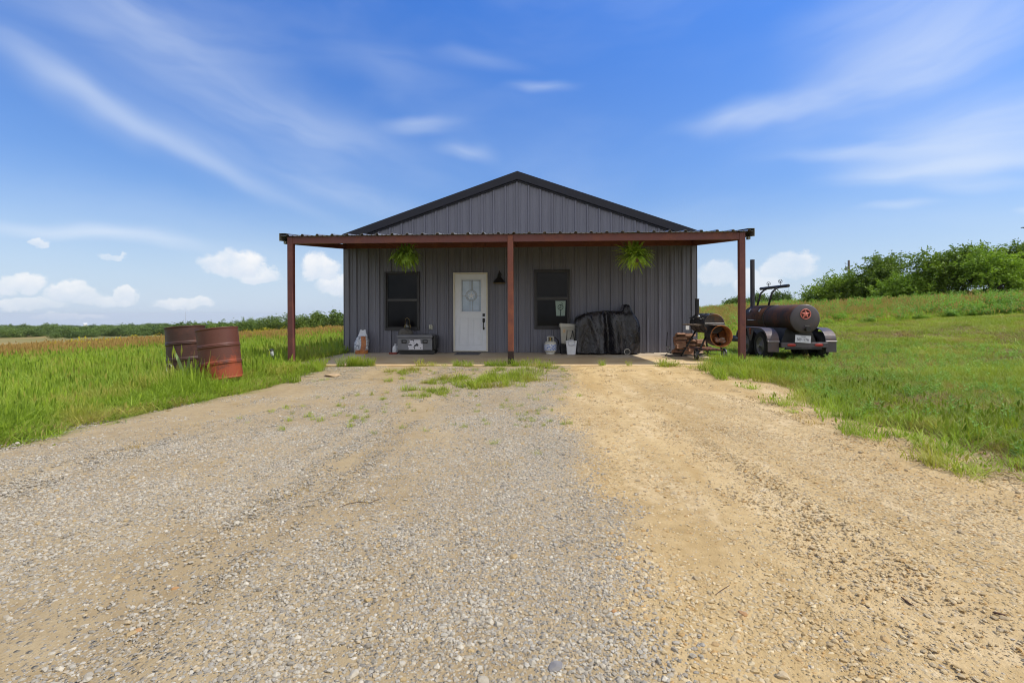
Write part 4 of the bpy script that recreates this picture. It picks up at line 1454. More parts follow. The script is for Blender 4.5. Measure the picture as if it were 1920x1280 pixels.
            mk_.tube([(xi, yq, zi + .03), (xi - .002, yq, zi + .062)], .007, 6)
            mk_.build('card_mark', mk, win)
    # lamp over the wall beside the door
    lx, _, lz = at(936, 531, WY - .2)
    ly = WY - .21
    LS = MB()
    prof = [(.168, 0), (.166, .012), (.150, .03), (.115, .085), (.070, .135), (.048, .165), (.045, .21), (.036, .235), (.012, .245)]
    LS.lathe(prof, Matrix.Translation((lx, ly, lz)), 28)
    LS.lathe([(.160, .006), (.144, .03), (.108, .083), (.06, .130), (.0, .14)], Matrix.Translation((lx, ly, lz)), 28)
    lamp = LS.build('wall_lamp', M_BLACK, H)
    MB().tube([(lx, ly, lz + .24), (lx, ly + .01, lz + .29), (lx, ly + .08, lz + .325), (lx, ly + .15, lz + .30), (lx, WY - .03, lz + .24)], .011, 8).cyl((lx, WY - .045, lz + .24), (lx, WY - .02, lz + .24), .052, .055, 16).build('gooseneck', M_BLACK, lamp)
    MB().lathe([(.1695, -.004), (.172, 0), (.1695, .006), (.160, .004), (.158, -.002), (.1695, -.004)], Matrix.Translation((lx, ly, lz)), 28).build('shade_rim', mat('worn_brass_rim', (.30, .22, .12), .4, .6, .2, 20), lamp)
    # weatherproof outlet cover
    ox, _, oz = at(807, 613, WY - .03)
    MB().box((ox, WY - .026, oz), (.085, .05, .125), bev=.012, seg=2).box((ox - .012, WY - .056, oz), (.05, .03, .10), bev=.012, seg=2).box((ox + .048, WY - .03, oz - .01), (.02, .035, .12), bev=.004).build('outlet_cover', mat('clear_bubble_cover', (.42, .42, .36), .25, 0, .3, 30), H)

    # ---- porch
    FY = 10.04
    zf, zw = 2.610, 2.905            # underside of the sheet at the front beam and at the wall
    rz = lambda y: zf + (zw - zf) * (y - FY) / (WY - FY)
    px0, px1 = -5.10, 4.275
    y0, y1 = FY - .12, WY - .004
    pts, f = rib_profile(px0, px1, -.38, h=.034, minor=.008)
    xs = [px0] + [p[0] for p in pts] + [px1]
    mb = MB()
    for a, b in zip(xs[:-1], xs[1:]):
        q = lambda x, y, d: (x, y, rz(y) + f(x) + d)
        t = .0035
        mb.add([q(a, y0, t), q(b, y0, t), q(b, y1, t), q(a, y1, t), q(a, y0, 0), q(b, y0, 0), q(b, y1, 0), q(a, y1, 0)], [(0, 1, 2, 3), (7, 6, 5, 4), (4, 5, 1, 0)])
    porch = mb.build('porch_roof', M_GALV, H, fix=False)
    zb0, zb1 = 2.452, 2.592
    mpx = at(957.5, 560, FY)[0]
    posts = [-4.937, mpx, 4.093]
    hw = .058
    for X in posts:
        zb = GZ - .05 if X != mpx else 0.002
        pb = MB().box((X, FY, (zb1 + zb) / 2), (.116, .116, zb1 - zb), bev=.010, seg=2)
        post = pb.build('porch_post', M_REDOX if X != mpx else rust_mat('red_oxide_post', (0.175, 0.055, 0.036), (0.235, 0.08, 0.042), .4, .45, 3.0, scratch=.2, dark=(0.10, 0.032, 0.026)), porch)
        if X == mpx:
            MB().box((X, FY, .14), (.122, .122, .27), bev=.010, seg=2).build('post_foot', rust_mat('scuffed_post_foot', (.030, .018, .016), (.08, .035, .025), .3, .7, 9, scratch=.9), porch)
    # front beam: C-channels butted between the posts
    for a, b in ((posts[0] + hw, posts[1] - hw), (posts[1] + hw, posts[2] - hw)):
        c = MB()
        g = .002
        c.box(((a + b) / 2, FY - .046, (zb0 + zb1) / 2), (b - a - 2 * g, .006, zb1 - zb0))
        c.box(((a + b) / 2, FY - .012, zb1 - .003), (b - a - 2 * g, .061, .006))
        c.box(((a + b) / 2, FY - .012, zb0 + .003), (b - a - 2 * g, .061, .006))
        c.box(((a + b) / 2, FY + .016, zb0 + .0135), (b - a - 2 * g, .004, .015))
        c.build('porch_beam', M_REDOX, porch)
    for s in (-1, 1):
        MB().box((mpx + s * .056, FY - .060, (zb0 + zb1) / 2 + .01), (.014, .012, .11), bev=.004).build('weld_plate', M_REDOX, porch)
    # rafters from post to wall, purlins across, ledger on the wall
    for X in posts:
        c = MB()
        ya, yb = FY + hw + .002, WY - .075
        c.prism([(ya, rz(ya) - .165), (yb, rz(yb) - .165), (yb, rz(yb) - .045), (ya, rz(ya) - .045)], 'x', X - .032, X + .032)
        c.build('rafter', M_SOFF, porch)
    for y in (10.55, 11.15, 11.75, 12.35):
        MB().box((XP, y, rz(y) - .024), (px1 - px0 - .06, .05, .040), bev=.003).build('purlin', M_SOFF, porch)
    MB().box((XP, WY - .052, zw - .06), (HX1 - HX0 - .02, .03, .20), bev=.003).build('ledger', M_SOFF, porch)
    # rake flashing on the two ends
    for X, s in ((px0 - .012, -1), (px1 + .012, 1)):
        c = MB()
        c.prism([(y0 - .02, rz(y0) - .095), (y1, rz(y1) - .095), (y1, rz(y1) + .050), (y0 - .02, rz(y0) + .050)], 'x', X - .004, X + .004)
        c.prism([(y0 - .02, rz(y0) + .050), (y1, rz(y1) + .050), (y1, rz(y1) + .054), (y0 - .02, rz(y0) + .054)], 'x', min(X - s * .12, X + s * .004), max(X - s * .12, X + s * .004))
        c.prism([(y0 - .02, rz(y0) - .099), (y1, rz(y1) - .099), (y1, rz(y1) - .095), (y0 - .02, rz(y0) - .095)], 'x', min(X - s * .05, X + s * .004), max(X - s * .05, X + s * .004))
        c.build('rake_flashing', M_FLASH, porch)
        MB().box((X - s * .052, FY + .02, rz(FY) - .128), (.05, .09, .05), bev=.004).build('end_bracket', M_FLASH, porch)
    return H


build_house()

# ------------------------------------------------------------------ hanging ferns
FERN = leaf_mat('fern_fronds', (0.062, 0.13, 0.016), (0.31, 0.44, 0.062), 0.36, 9.0, dry=(.34, .26, .07), dry_at=.62)


def hanging_fern(name, label, loc, seed, droop, n=84, size=.40, dry=False):
    g = np.random.default_rng(seed)
    root = thing(name, label, 'fern', loc, 0, 'ferns hanging from the porch roof')
    Vs, Fs = [], []
    o = 0
    for k in range(n):
        a = g.random() * 6.283
        e = math.asin(min(1, g.random() * 1.05)) * (1 if g.random() < .74 else -.55)
        L = size * (.7 + .5 * g.random())
        d = np.array([math.cos(a) * math.cos(e), math.sin(a) * math.cos(e), math.sin(e)])
        p = np.array([g.normal() * .05, g.normal() * .05, .0])
        steps = 15
        side = np.cross(d, [0, 0, 1.0]) if abs(e) < 1.4 else np.array([-math.sin(a), math.cos(a), 0])
        side /= np.linalg.norm(side) + 1e-9
        dr = droop * (.5 + g.random())
        prev = p.copy()
        for i in range(steps):
            u = (i + 1) / steps
            dirv = d + np.array([0, 0, -1.0]) * dr * u * u * 2.2
            dirv = dirv / np.linalg.norm(dirv)
            q = prev + dirv * L / steps
            wl = size * .105 * (math.sin(math.pi * min(1, u * .86 + .12)) ** .6) * (.85 + .3 * g.random())
            nrm = np.cross(side, dirv)
            for s in (-1, 1):
                t = q + side * s * wl + dirv * wl * .55 - nrm * wl * .25 * g.random()
                w = dirv * (L / steps) * .42
                Vs += [q - w, q + w, t + w * .25, t - w * .25]
                Fs.append((o, o + 1, o + 2, o + 3)); o += 4
            Vs += [prev - side * .0018, prev + side * .0018, q + side * .0015, q - side * .0015]
            Fs.append((o, o + 1, o + 2, o + 3)); o += 4
            prev = q
    link_obj('fronds', np_mesh('fronds', np.array(Vs), np.array(Fs), FERN), root)
    mb = MB().lathe([(.0, -.13), (.075, -.13), (.12, -.03), (.128, -.03), (.128, -.015), (.116, -.015), (.10, -.03), (0, -.03)], None, 20)
    mb.build('pot', mat('brown_plastic_pot', (.07, .045, .03), .5, 0, .2, 10), root, rel=False)
    top = 2.62 - loc[2]
    mb = MB()
    for k in range(3):
        a = k * 2.094 + .5
        mb.tube([(.122 * math.cos(a), .122 * math.sin(a), -.02), (.012 * math.cos(a), .012 * math.sin(a), top * .78), (0, 0, top * .86)], .0022, 5)
    mb.tube([(0, 0, top * .84), (0, 0, top), (.012, 0, top + .012), (.02, 0, top)], .003, 6)
    mb.build('hanger', M_GREY, root, rel=False)
    return root


hanging_fern('hanging_fern', 'hanging fern over the left window, its fronds drooping and ragged', (at(761, 478, 10.55)[0], 10.55, at(761, 479, 10.55)[2]), 5, .95, 210, .36)
hanging_fern('hanging_fern', 'fuller round hanging fern over the black covered grill', (at(1190, 480, 10.55)[0], 10.55, at(1190, 480, 10.55)[2]), 9, .50, 270, .38)

# ------------------------------------------------------------------ things on the porch, left of the door
def build_left_things():
    # sack leaning on the wall
    X, Y, Z = at(677, 661, 12.72)
    root = (X, Y, 0.0)
    V, Fc = [], []
    nu, nv = 28, 26
    g = np.random.default_rng(3)
    for j in range(nv + 1):
        v = j / nv
        z = .56 * v
        wdt = .180 * (1 - .62 * max(0, (v - .55) / .45) ** 1.3) * (1 - .10 * (1 - v) ** 4)
        dep = .10 * (1 - max(0, (v - .35) / .65) ** 1.6) * (1 - .25 * (1 - v) ** 6) + .006
        for i in range(nu):
            a = 2 * math.pi * i / nu
            cx, cy = math.cos(a), math.sin(a)
            ex = math.copysign(abs(cx) ** .8, cx)
            ey = math.copysign(abs(cy) ** .7, cy)
            wr = 1 + .05 * math.sin(5 * a + 9 * v) + .035 * math.sin(11 * v * 3 + 3 * a)
            zz = z + (.035 * math.sin(2 * a * .5) * v ** 4) + (.05 * abs(cx) if v > .93 else 0)
            V.append((ex * wdt * wr + .015 * v, ey * dep * wr + .10 * v, zz))
    for j in range(nv):
        for i in range(nu):
            Fc.append((j * nu + i, j * nu + (i + 1) % nu, (j + 1) * nu + (i + 1) % nu, (j + 1) * nu + i))
    mb = MB().add(V, Fc, True).add(V[:nu], [tuple(range(nu))[::-1]]).add(V[-nu:], [tuple(range(nu))])
    sm, n, b = new_mat('printed_plastic_sack')
    p = n.node('ShaderNodeTexCoord').outputs['Object']
    s = n.sep(p)
    nn = n.noise(p, 9, 4, .6)
    arc = n.m('ADD', n.m('SUBTRACT', s[0], n.m('MULTIPLY', n.m('POWER', n.m('SUBTRACT', s[2], .24), 2.0), -1.1)), n.m('MULTIPLY', n.m('SUBTRACT', nn, .5), .04))
    band = n.m('MULTIPLY', n.ss(arc, .015, .03), n.ss(arc, .155, .135))
    foot = n.m('MULTIPLY', n.ss(s[2], .11, .09), n.ss(s[0], -.14, -.12))
    m_ = n.m('MULTIPLY', n.m('MAXIMUM', band, foot), n.ss(s[2], .455, .44))
    c = n.mix(m_, n.ramp(n.noise(p, 22, 4, .7), [(.38, (.16, .18, .22)), (.52, (.48, .50, .54)), (.66, (.62, .64, .68))]), n.ramp(nn, [(.35, (.24, .065, .018)), (.7, (.52, .20, .05))]))
    c = n.mix(n.ss(s[2], .45, .47), c, (.60, .62, .68))
    n.link(c, b.inputs['Base Color'])
    b.inputs['Roughness'].default_value = .38
    bp = n.node('ShaderNodeBump'); bp.inputs['Strength'].default_value = .5; bp.inputs['Distance'].default_value = .02
    n.link(n.noise(p, 14, 3, .6), bp.inputs['Height']); n.link(bp.outputs[0], b.inputs['Normal'])
    o = mb.build('plastic_sack', sm, None, rel=False)
    o.location = root
    tag(o, 'white and orange plastic sack standing against the wall left of the left window', 'sack')

    # storage trunk on wheels
    x0, x1, z0, z1 = px_rect(745, 627.5, 810, 656.5, 12.45)
    ty0, ty1 = 12.45, 12.95
    T = thing('storage_trunk', 'grey wheeled storage trunk with a white spotted sticker under the left window', 'trunk', ((x0 + x1) / 2, (ty0 + ty1) / 2, 0))
    gm = mat('grey_trunk_plastic', (.175, .18, .20), .55, 0, .12, 7, .2, 60)
    zl = z1 - .085
    MB().box(((x0 + x1) / 2, (ty0 + ty1) / 2, (z0 + zl) / 2), (x1 - x0, ty1 - ty0, zl - z0), bev=.015, seg=2).box(((x0 + x1) / 2, ty0 - .004, zl - .02), (x1 - x0 - .03, .02, .03), bev=.005).build('body', gm, T)
    lid = MB().box(((x0 + x1) / 2, (ty0 + ty1) / 2, zl + .043), (x1 - x0 + .02, ty1 - ty0 + .03, .080), bev=.014, seg=2)
    for k in (-1, 1): lid.box(((x0 + x1) / 2 + k * .26, (ty0 + ty1) / 2, zl + .086), (.30, .40, .010), bev=.004)
    lid.build('lid', mat('grey_trunk_lid', (.155, .16, .18), .6, 0, .12, 7, .2, 60), T)
    for k in (-1, 1):
        lx = (x0 + x1) / 2 + k * .265
        la = MB().box((lx, ty0 - .018, zl - .085), (.125, .022, .085), bev=.006).build('latch', M_BLACK, T)
        MB().box((lx + .01, ty0 - .032, zl - .08), (.085, .010, .028), bev=.004).build('latch_lever', gm, la)
    cm, n, b = new_mat('spotted_sticker')
    p = n.node('ShaderNodeTexCoord').outputs['Object']
    n.link(n.mix(n.ss(n.noise(p, 13, 2, .5, .3), .585, .60), (.62, .62, .68), (.03, .03, .045)), b.inputs['Base Color'])
    b.inputs['Roughness'].default_value = .45
    cx = (x0 + x1) / 2 + .02
    MB().prism([(cx - .175, z0 + .015), (cx + .185, z0 + .015), (cx + .185, z0 + .155), (cx + .135, z0 + .165), (cx + .125, z0 + .262), (cx - .145, z0 + .262), (cx - .15, z0 + .165), (cx - .19, z0 + .15)], 'y', ty0 - .0075, ty0 - .001).build('sticker', cm, T)
    MB().box((x1 + .045, (ty0 + ty1) / 2, (z0 + z1) / 2 - .01), (.07, ty1 - ty0 - .08, z1 - z0 - .05), bev=.02, seg=2).build('end_panel', M_BLACK, T)
    MB().box(((x0 + x1) / 2, (ty0 + ty1) / 2 + .02, z0 / 2 + .004), (x1 - x0 - .06, ty1 - ty0 - .12, z0 - .01)).build('underframe', M_BLACK, T)
    for k in (0, 1):
        y = ty0 + .07 + k * (ty1 - ty0 - .14)
        MB().cyl((x1 + .0, y - .02, .062), (x1 + .0, y + .02, .062), .060, seg=20).build('wheel', M_BLACK, T)
    ztop = zl + .092
    # lumpy bundle and dark lantern on the trunk
    bx, _, _ = at(759, 620, 12.6)
    mb = MB()
    V, Fc = [], []
    for j in range(9):
        ph = j / 8 * math.pi / 2
        for i in range(24):
            a = i / 24 * 2 * math.pi
            r = 1 + .10 * math.sin(3 * a + 1) + .07 * math.sin(5 * a + ph * 4)
            V.append((bx + .185 * math.cos(a) * math.cos(ph) * r, 12.62 + .13 * math.sin(a) * math.cos(ph) * r, ztop + .003 + .15 * math.sin(ph) ** .8 * (1 + .06 * math.sin(4 * a))))
    for j in range(8):
        for i in range(24):
            Fc.append((j * 24 + i, j * 24 + (i + 1) % 24, (j + 1) * 24 + (i + 1) % 24, (j + 1) * 24 + i))
    mb.add(V, Fc, True).add(V[:24], [tuple(range(24))[::-1]])
    o = mb.build('cloth_bundle', mat('grey_brown_cloth', (.10, .095, .09), .9, 0, .3, 14, .6, 50), None, loc=(bx, 12.62, ztop))
    tag(o, 'rounded grey-brown bundle lying on top of the grey trunk', 'bundle')
    lx = bx + .01
    T2 = thing('lantern', 'small black lantern with brass glints standing behind the bundle on the trunk', 'lantern', (lx, 12.84, ztop))
    MB().lathe([(0, 0), (.075, 0), (.078, .02), (.05, .06), (.045, .10), (0, .10)], Matrix.Translation((lx, 12.84, ztop + .001)), 18).build('base', M_BLACK, T2)
    MB().lathe([(.06, .25), (.055, .27), (.03, .30), (.03, .33), (0, .335)], Matrix.Translation((lx, 12.84, ztop)), 18).build('cap', M_BLACK, T2)
    MB().lathe([(.038, .10), (.058, .15), (.058, .20), (.04, .25)], Matrix.Translation((lx, 12.84, ztop)), 18).build('globe', mat('smoky_glass', (.03, .03, .025), .1, 0, .2, 10, spec=.8), T2)
    br = mat('aged_brass', (.45, .33, .13), .35, .9, .2, 20)
    c = MB()
    for k in (-1, 1): c.tube([(lx + k * .064, 12.84, ztop + .05), (lx + k * .07, 12.84, ztop + .20), (lx + k * .045, 12.84, ztop + .30)], .006, 6)
    c.tube([(lx - .055, 12.82, ztop + .28), (lx - .05, 12.80, ztop + .38), (lx, 12.80, ztop + .42), (lx + .05, 12.80, ztop + .38), (lx + .055, 12.82, ztop + .28)], .004, 6)
    c.build('frame', br, T2)
    # white jug peeking out behind the trunk
    jx, _, _ = at(741.5, 650, 12.85)
    J = thing('jug', 'white plastic jug on the slab, half hidden by the left end of the trunk', 'jug', (jx, 12.86, 0))
    MB().lathe([(0, .001), (.072, .001), (.08, .02), (.08, .13), (.065, .18), (.026, .21), (.022, .225), (0, .225)], Matrix.Translation((jx, 12.86, 0)), 20).build('body', mat('white_plastic', (.68, .70, .74), .4, 0, .06, 12), J)
    MB().cyl((jx, 12.86, .225), (jx, 12.86, .25), .026, seg=14).build('cap', mat('white_plastic', (.68, .70, .74), .4), J)
    rx, ry, _ = at(736, 660.5, 12.55)
    o = MB().box((rx, 12.62, .022), (.20, .12, .042), bev=.006).build('red_brick', mat('red_brick_clay', (.20, .045, .032), .85, 0, .3, 30, .6, 80), None, loc=(rx, 12.62, 0))
    tag(o, 'low red brick lying on the slab left of the grey trunk', 'brick')
    # doormat
    a, b_ = on(856, 665.5, .01), on(905, 656, .01)
    mx0, mx1, my0, my1 = on(852, 664.8, 0)[0], on(898, 664.8, 0)[0], on(870, 665.2, 0)[1], 12.98
    mm, n, b = new_mat('woven_doormat')
    p = n.node('ShaderNodeTexCoord').outputs['Object']
    n.link(n.ramp(n.noise(n.vm('MULTIPLY', p, (60, 160, 1)), 2.0, 3, .7), [(.35, (.055, .055, .068)), (.65, (.13, .13, .155))]), b.inputs['Base Color'])
    b.inputs['Roughness'].default_value = .95
    o = MB().box(((mx0 + mx1) / 2, (my0 + my1) / 2, .008), (mx1 - mx0, my1 - my0, .014), bev=.004).build('doormat', mm, None, loc=((mx0 + mx1) / 2, (my0 + my1) / 2, 0))
    tag(o, 'dark blue-grey doormat lying on the slab before the white door', 'doormat')


build_left_things()

# ------------------------------------------------------------------ things on the porch, right of the post
def build_right_things():
    # propane tank
    X, _, _ = at(1032, 660, 12.55)
    Y = 12.55
    T = thing('propane_tank', 'white propane tank with blue label on the slab below the right window', 'propane tank', (X, Y, 0))
    M = Matrix.Translation((X, Y, 0))
    wt = mat('white_tank_paint', (.56, .55, .50), .42, 0, .10, 8)
    MB().lathe([(0, .035), (.09, .04), (.135, .07), (.152, .11), (.153, .25), (.140, .295), (.10, .325), (0, .335)], M, 28).build('body', wt, T)
    MB().lathe([(.105, .001), (.108, .001), (.108, .05), (.103, .05), (.103, .002)], M, 24).build('foot_ring', wt, T)
    col = MB().lathe([(.082, .322), (.088, .44), (.084, .445), (.079, .44), (.076, .322)], M, 24, a0=-math.pi * .28, a1=math.pi * 1.28)
    for sx in (-.032, .030): col.cyl((X + sx, Y - .082, .40), (X + sx, Y - .092, .40), .014, seg=12, mi=1)
    col.cyl((X - .055, Y, .445), (X + .055, Y, .445), .008, seg=8)
    col.build('collar', [wt, M_BLACK], T)
    MB().cyl((X, Y, .33), (X, Y, .40), .022, seg=12).cyl((X, Y, .40), (X, Y, .425), .034, seg=14).cyl((X, Y - .02, .375), (X + .0, Y - .07, .375), .016, seg=10).build('valve', mat('brass', (.42, .30, .12), .4, .8, .2, 10), T)
    lm, n, b = new_mat('blue_printed_label')
    p = n.node('ShaderNodeTexCoord').outputs['Object']
    k = n.noise(n.vm('MULTIPLY', p, (1, 1, 1.6)), 24, 3, .6)
    n.link(n.mix(n.ss(k, .46, .52), (.14, .22, .52), (.56, .59, .66)), b.inputs['Base Color'])
    b.inputs['Roughness'].default_value = .4
    MB().lathe([(.1535, .105), (.1545, .11), (.1545, .245), (.1535, .25)], M, 24, a0=math.pi * 1.08, a1=math.pi * 1.92).build('label', lm, T)
    MB().tube([(X + .03, Y - .03, .38), (X + .12, Y + .05, .42), (X + .20, Y + .15, .34), (X + .24, Y + .20, .12), (X + .30, Y + .22, .02), (X + .50, Y + .22, .016), (X + .62, Y + .20, .016)], .011, 8).build('hose', M_BLACK, T)

    # dark crate, beige cooler tipped on it, small white cooler in front
    cx0, _, _ = at(1048, 650, 12.72)
    o = MB().box((cx0 + .27, 12.80, .118), (.46, .30, .232), bev=.012, seg=2).box((cx0 + .27, 12.644, .19), (.40, .014, .03), bev=.004).box((cx0 + .27, 12.644, .06), (.40, .014, .03), bev=.004).build('crate', mat('black_crate', (.016, .016, .018), .6, 0, .2, 10), None, loc=(cx0 + .27, 12.80, 0))
    tag(o, 'low black crate in the shade carrying the beige cooler', 'crate')
    bxl, bxr = at(1049.5, 640, 12.72)[0], at(1081.5, 640, 12.72)[0]
    C = thing('beige_cooler', 'tapered beige cooler with black straps tipped on a crate beside the covered grill', 'cooler', ((bxl + bxr) / 2, 12.82, .236))
    bc = mat('beige_plastic', (.40, .385, .33), .5, 0, .08, 8)
    # built upright in its own frame, then tilted a little
    V = [(-.165, -.13, 0), (.165, -.13, 0), (.165, .13, 0), (-.165, .13, 0), (-.205, -.155, .41), (.205, -.155, .41), (.205, .155, .41), (-.205, .155, .41)]
    MB().add(V, [(3, 2, 1, 0), (4, 5, 6, 7), (0, 1, 5, 4), (1, 2, 6, 5), (2, 3, 7, 6), (3, 0, 4, 7)]).build('body', bc, C, rel=False, bevel=.012)
    MB().box((0, 0, .455), (.47, .36, .085), bev=.016, seg=2).box((0, 0, .405), (.445, .335, .02), bev=.004).build('lid', mat('beige_lid', (.47, .46, .41), .45, 0, .06, 8), C, rel=False)
    st = MB()
    fy = lambda z: -.13 - .025 * z / .41 - .006
    for pth in ([(-.05, fy(.0), .01), (-.05, fy(.34), .335), (.085, fy(.34), .335), (.15, fy(.01), .02)], [(.08, fy(.34), .33), (.06, fy(.2) - .02, .20), (.0, fy(.05) - .02, .045), (-.06, fy(0) - .012, .01)]):
        st.tube(pth, .0075, 6)
    st.build('strap', M_BLACK, C, rel=False)
    MB().box((-.115, fy(.32) + .001, .315), (.055, .005, .085), Euler((R(3.5), 0, 0))).build('sticker', mat('orange_sticker', (.55, .38, .22), .5, 0, .35, 40), C, rel=False)
    C.rotation_euler = (R(-2), R(3.5), 0)
    C.scale = (1.07, 1.05, 1.04)
    wx, _, _ = at(1071, 661, 12.40)
    W = thing('small_cooler', 'small white cooler standing on the slab in front of the beige cooler', 'cooler', (wx, 12.42, 0))
    wc = mat('white_cooler_plastic', (.66, .68, .72), .42, 0, .05, 10)
    V = [(-.098, -.09, .002), (.098, -.09, .002), (.098, .09, .002), (-.098, .09, .002), (-.128, -.115, .31), (.128, -.115, .31), (.128, .115, .31), (-.128, .115, .31)]
    MB().add(V, [(3, 2, 1, 0), (4, 5, 6, 7), (0, 1, 5, 4), (1, 2, 6, 5), (2, 3, 7, 6), (3, 0, 4, 7)]).build('body', wc, W, rel=False, bevel=.012)
    MB().box((0, 0, .328), (.268, .244, .034), bev=.010, seg=2).build('lid', wc, W, rel=False)
    MB().tube([(-.072, -.122, .325), (-.072, -.135, .25), (.0, -.14, .235), (.072, -.135, .25), (.072, -.122, .325)], .008, 8).box((0, -.02, .362), (.12, .05, .03), bev=.01).build('handle', mat('white_cooler_grey', (.45, .46, .50), .5), W, rel=False)

    # covered grill
    G = thing('covered_grill', 'large grill under a black vinyl cover with chimney bulge on the right', 'grill', (at(1140, 600, 12.6)[0], 12.66, 0))
    sil = [(1078.5, 600), (1082, 594), (1091, 589.5), (1109, 584.5), (1137, 582), (1164, 583), (1168, 581), (1170.2, 572), (1172, 570.3), (1179, 570.3), (1181, 572), (1184.5, 582), (1195, 596), (1199, 603), (1200.5, 609)]
    sx = [at(x, y, 12.45)[0] for x, y in sil]; sz = [at(x, y, 12.45)[2] for x, y in sil]
    nx, nt = 96, 44
    V, Fc = [], []
    xs = np.linspace(sx[0], sx[-1], nx)
    y0c, y1c = 12.34, 12.98
    zcap = at(1150, 582, 12.45)[2]
    for i, x in enumerate(xs):
        e = min(i, nx - 1 - i) / 8
        ed = min(1.0, e) ** .4
        h = float(np.interp(x, sx, sz))
        u = (x - sx[0]) / (sx[-1] - sx[0])
        for j in range(nt + 1):
            t = math.pi * j / nt
            c, s = math.cos(t), math.sin(t)
            yy = (y0c + y1c) / 2 - math.copysign(abs(c) ** .30, c) * (y1c - y0c) / 2 * (.72 + .28 * ed)
            hb = min(h, zcap)
            zz = .04 + (hb - .04) * abs(s) ** .42 + (h - hb) * max(0, (s - .90) / .10) ** .35
            low = max(0, 1 - zz / h)
            fold = .034 * math.sin(u * 23 + 1.3 * math.sin(u * 9 + zz * 2)) * (0.35 + low) + .014 * math.sin(u * 51 + zz * 5) * low
            diag = .065 * math.exp(-((u - .20 - .22 * (1 - zz)) / .035) ** 2) - .085 * math.exp(-((u - .52 + .05 * zz) / .05) ** 2) + .05 * math.exp(-((u - .44 + .03 * zz) / .035) ** 2) - .03 * math.exp(-((u - .33 - .15 * (1 - zz)) / .06) ** 2)
            if c > 0: yy -= fold + diag * min(1, 3 * (1 - abs(s) ** 3))
            zz += .012 * math.sin(u * 31) * (abs(s) < .12)
            V.append((x, yy, zz))
    for i in range(nx - 1):
        for j in range(nt):
            a = i * (nt + 1) + j
            Fc.append((a, a + 1, a + nt + 2, a + nt + 1))
    mb = MB().add(V, Fc, True)
    for i in (0, nx - 1):
        mb.add([V[i * (nt + 1) + j] for j in range(nt + 1)], [tuple(range(nt + 1))])
    # chimney bulge
    ax0, ax1 = at(1169.5, 571, 12.6)[0], at(1181, 571, 12.6)[0]
    zt = at(1175, 570.5, 12.6)[2]
    xm = (ax0 + ax1) / 2
    w = (ax1 - ax0) / 2
    vm, n, b = new_mat('black_vinyl_cover')
    p = n.node('ShaderNodeTexCoord').outputs['Object']
    a = n.noise(n.vm('MULTIPLY', p, (1.6, 1, .8)), 3.2, 5, .65, .6)
    n.link(n.ramp(a, [(.35, (.009, .009, .012)), (.56, (.015, .014, .019)), (.68, (.050, .044, .052))]), b.inputs['Base Color'])
    n.link(n.ss(a, .3, .7, .34, .18), b.inputs['Roughness'])
    bp = n.node('ShaderNodeBump'); bp.inputs['Strength'].default_value = .7; bp.inputs['Distance'].default_value = .05
    n.link(n.m('ADD', n.noise(n.vm('MULTIPLY', p, (2.2, 1, 1.0)), 4, 4, .55, 1.2), n.m('MULTIPLY', n.noise(p, 26, 3, .6), .12)), bp.inputs['Height']); n.link(bp.outputs[0], b.inputs['Normal'])
    mb.build('cover', vm, G)
    wx, _, _ = at(1176, 656, 12.32)
    wl = MB().cyl((wx, 12.30, .078), (wx, 12.335, .078), .060, seg=20).build('wheel', M_BLACK, G)
    MB().tube([(wx + .068 * math.cos(k * math.pi / 12), 12.315, .078 + .068 * math.sin(k * math.pi / 12)) for k in range(24)], .009, 6, closed=True).build('tyre', mat('pale_tyre', (.55, .53, .48), .6), wl)
    lx = at(1106, 658, 12.4)[0]
    for ly in (12.40, 12.9): MB().cyl((lx, ly, .001), (lx, ly, .25), .02, seg=10).build('leg', M_BLACK, G)
    hx = at(1205, 658, 12.75)[0]
    o = MB().tube([(hx - .03, 12.86, .014), (hx + .05, 12.80, .014), (hx + .10, 12.86, .014), (hx + .20, 12.90, .014), (hx + .30, 12.84, .014)], .011, 8).build('black_hose', M_BLACK, None, loc=(hx, 12.85, 0))
    tag(o, 'short black hose lying along the wall foot right of the covered grill', 'hose')


build_right_things()

# ------------------------------------------------------------------ barrel smoker on the right end of the slab
M_SMK = rust_mat('smoker_black', (.018, .018, .021), (.10, .055, .030), .14, .42, 3.0)
M_SMKEND = rust_mat('smoker_end', (.050, .046, .044), (.17, .080, .034), .36, .5, 3.5)
M_FIREBOX = rust_mat('rusty_firebox', (.19, .060, .018), (.40, .15, .04), .5, .8, 7.0, dark=(.06, .022, .012))
M_CHROME = mat('bright_steel', (.60, .60, .58), .28, .9, .1, 20)


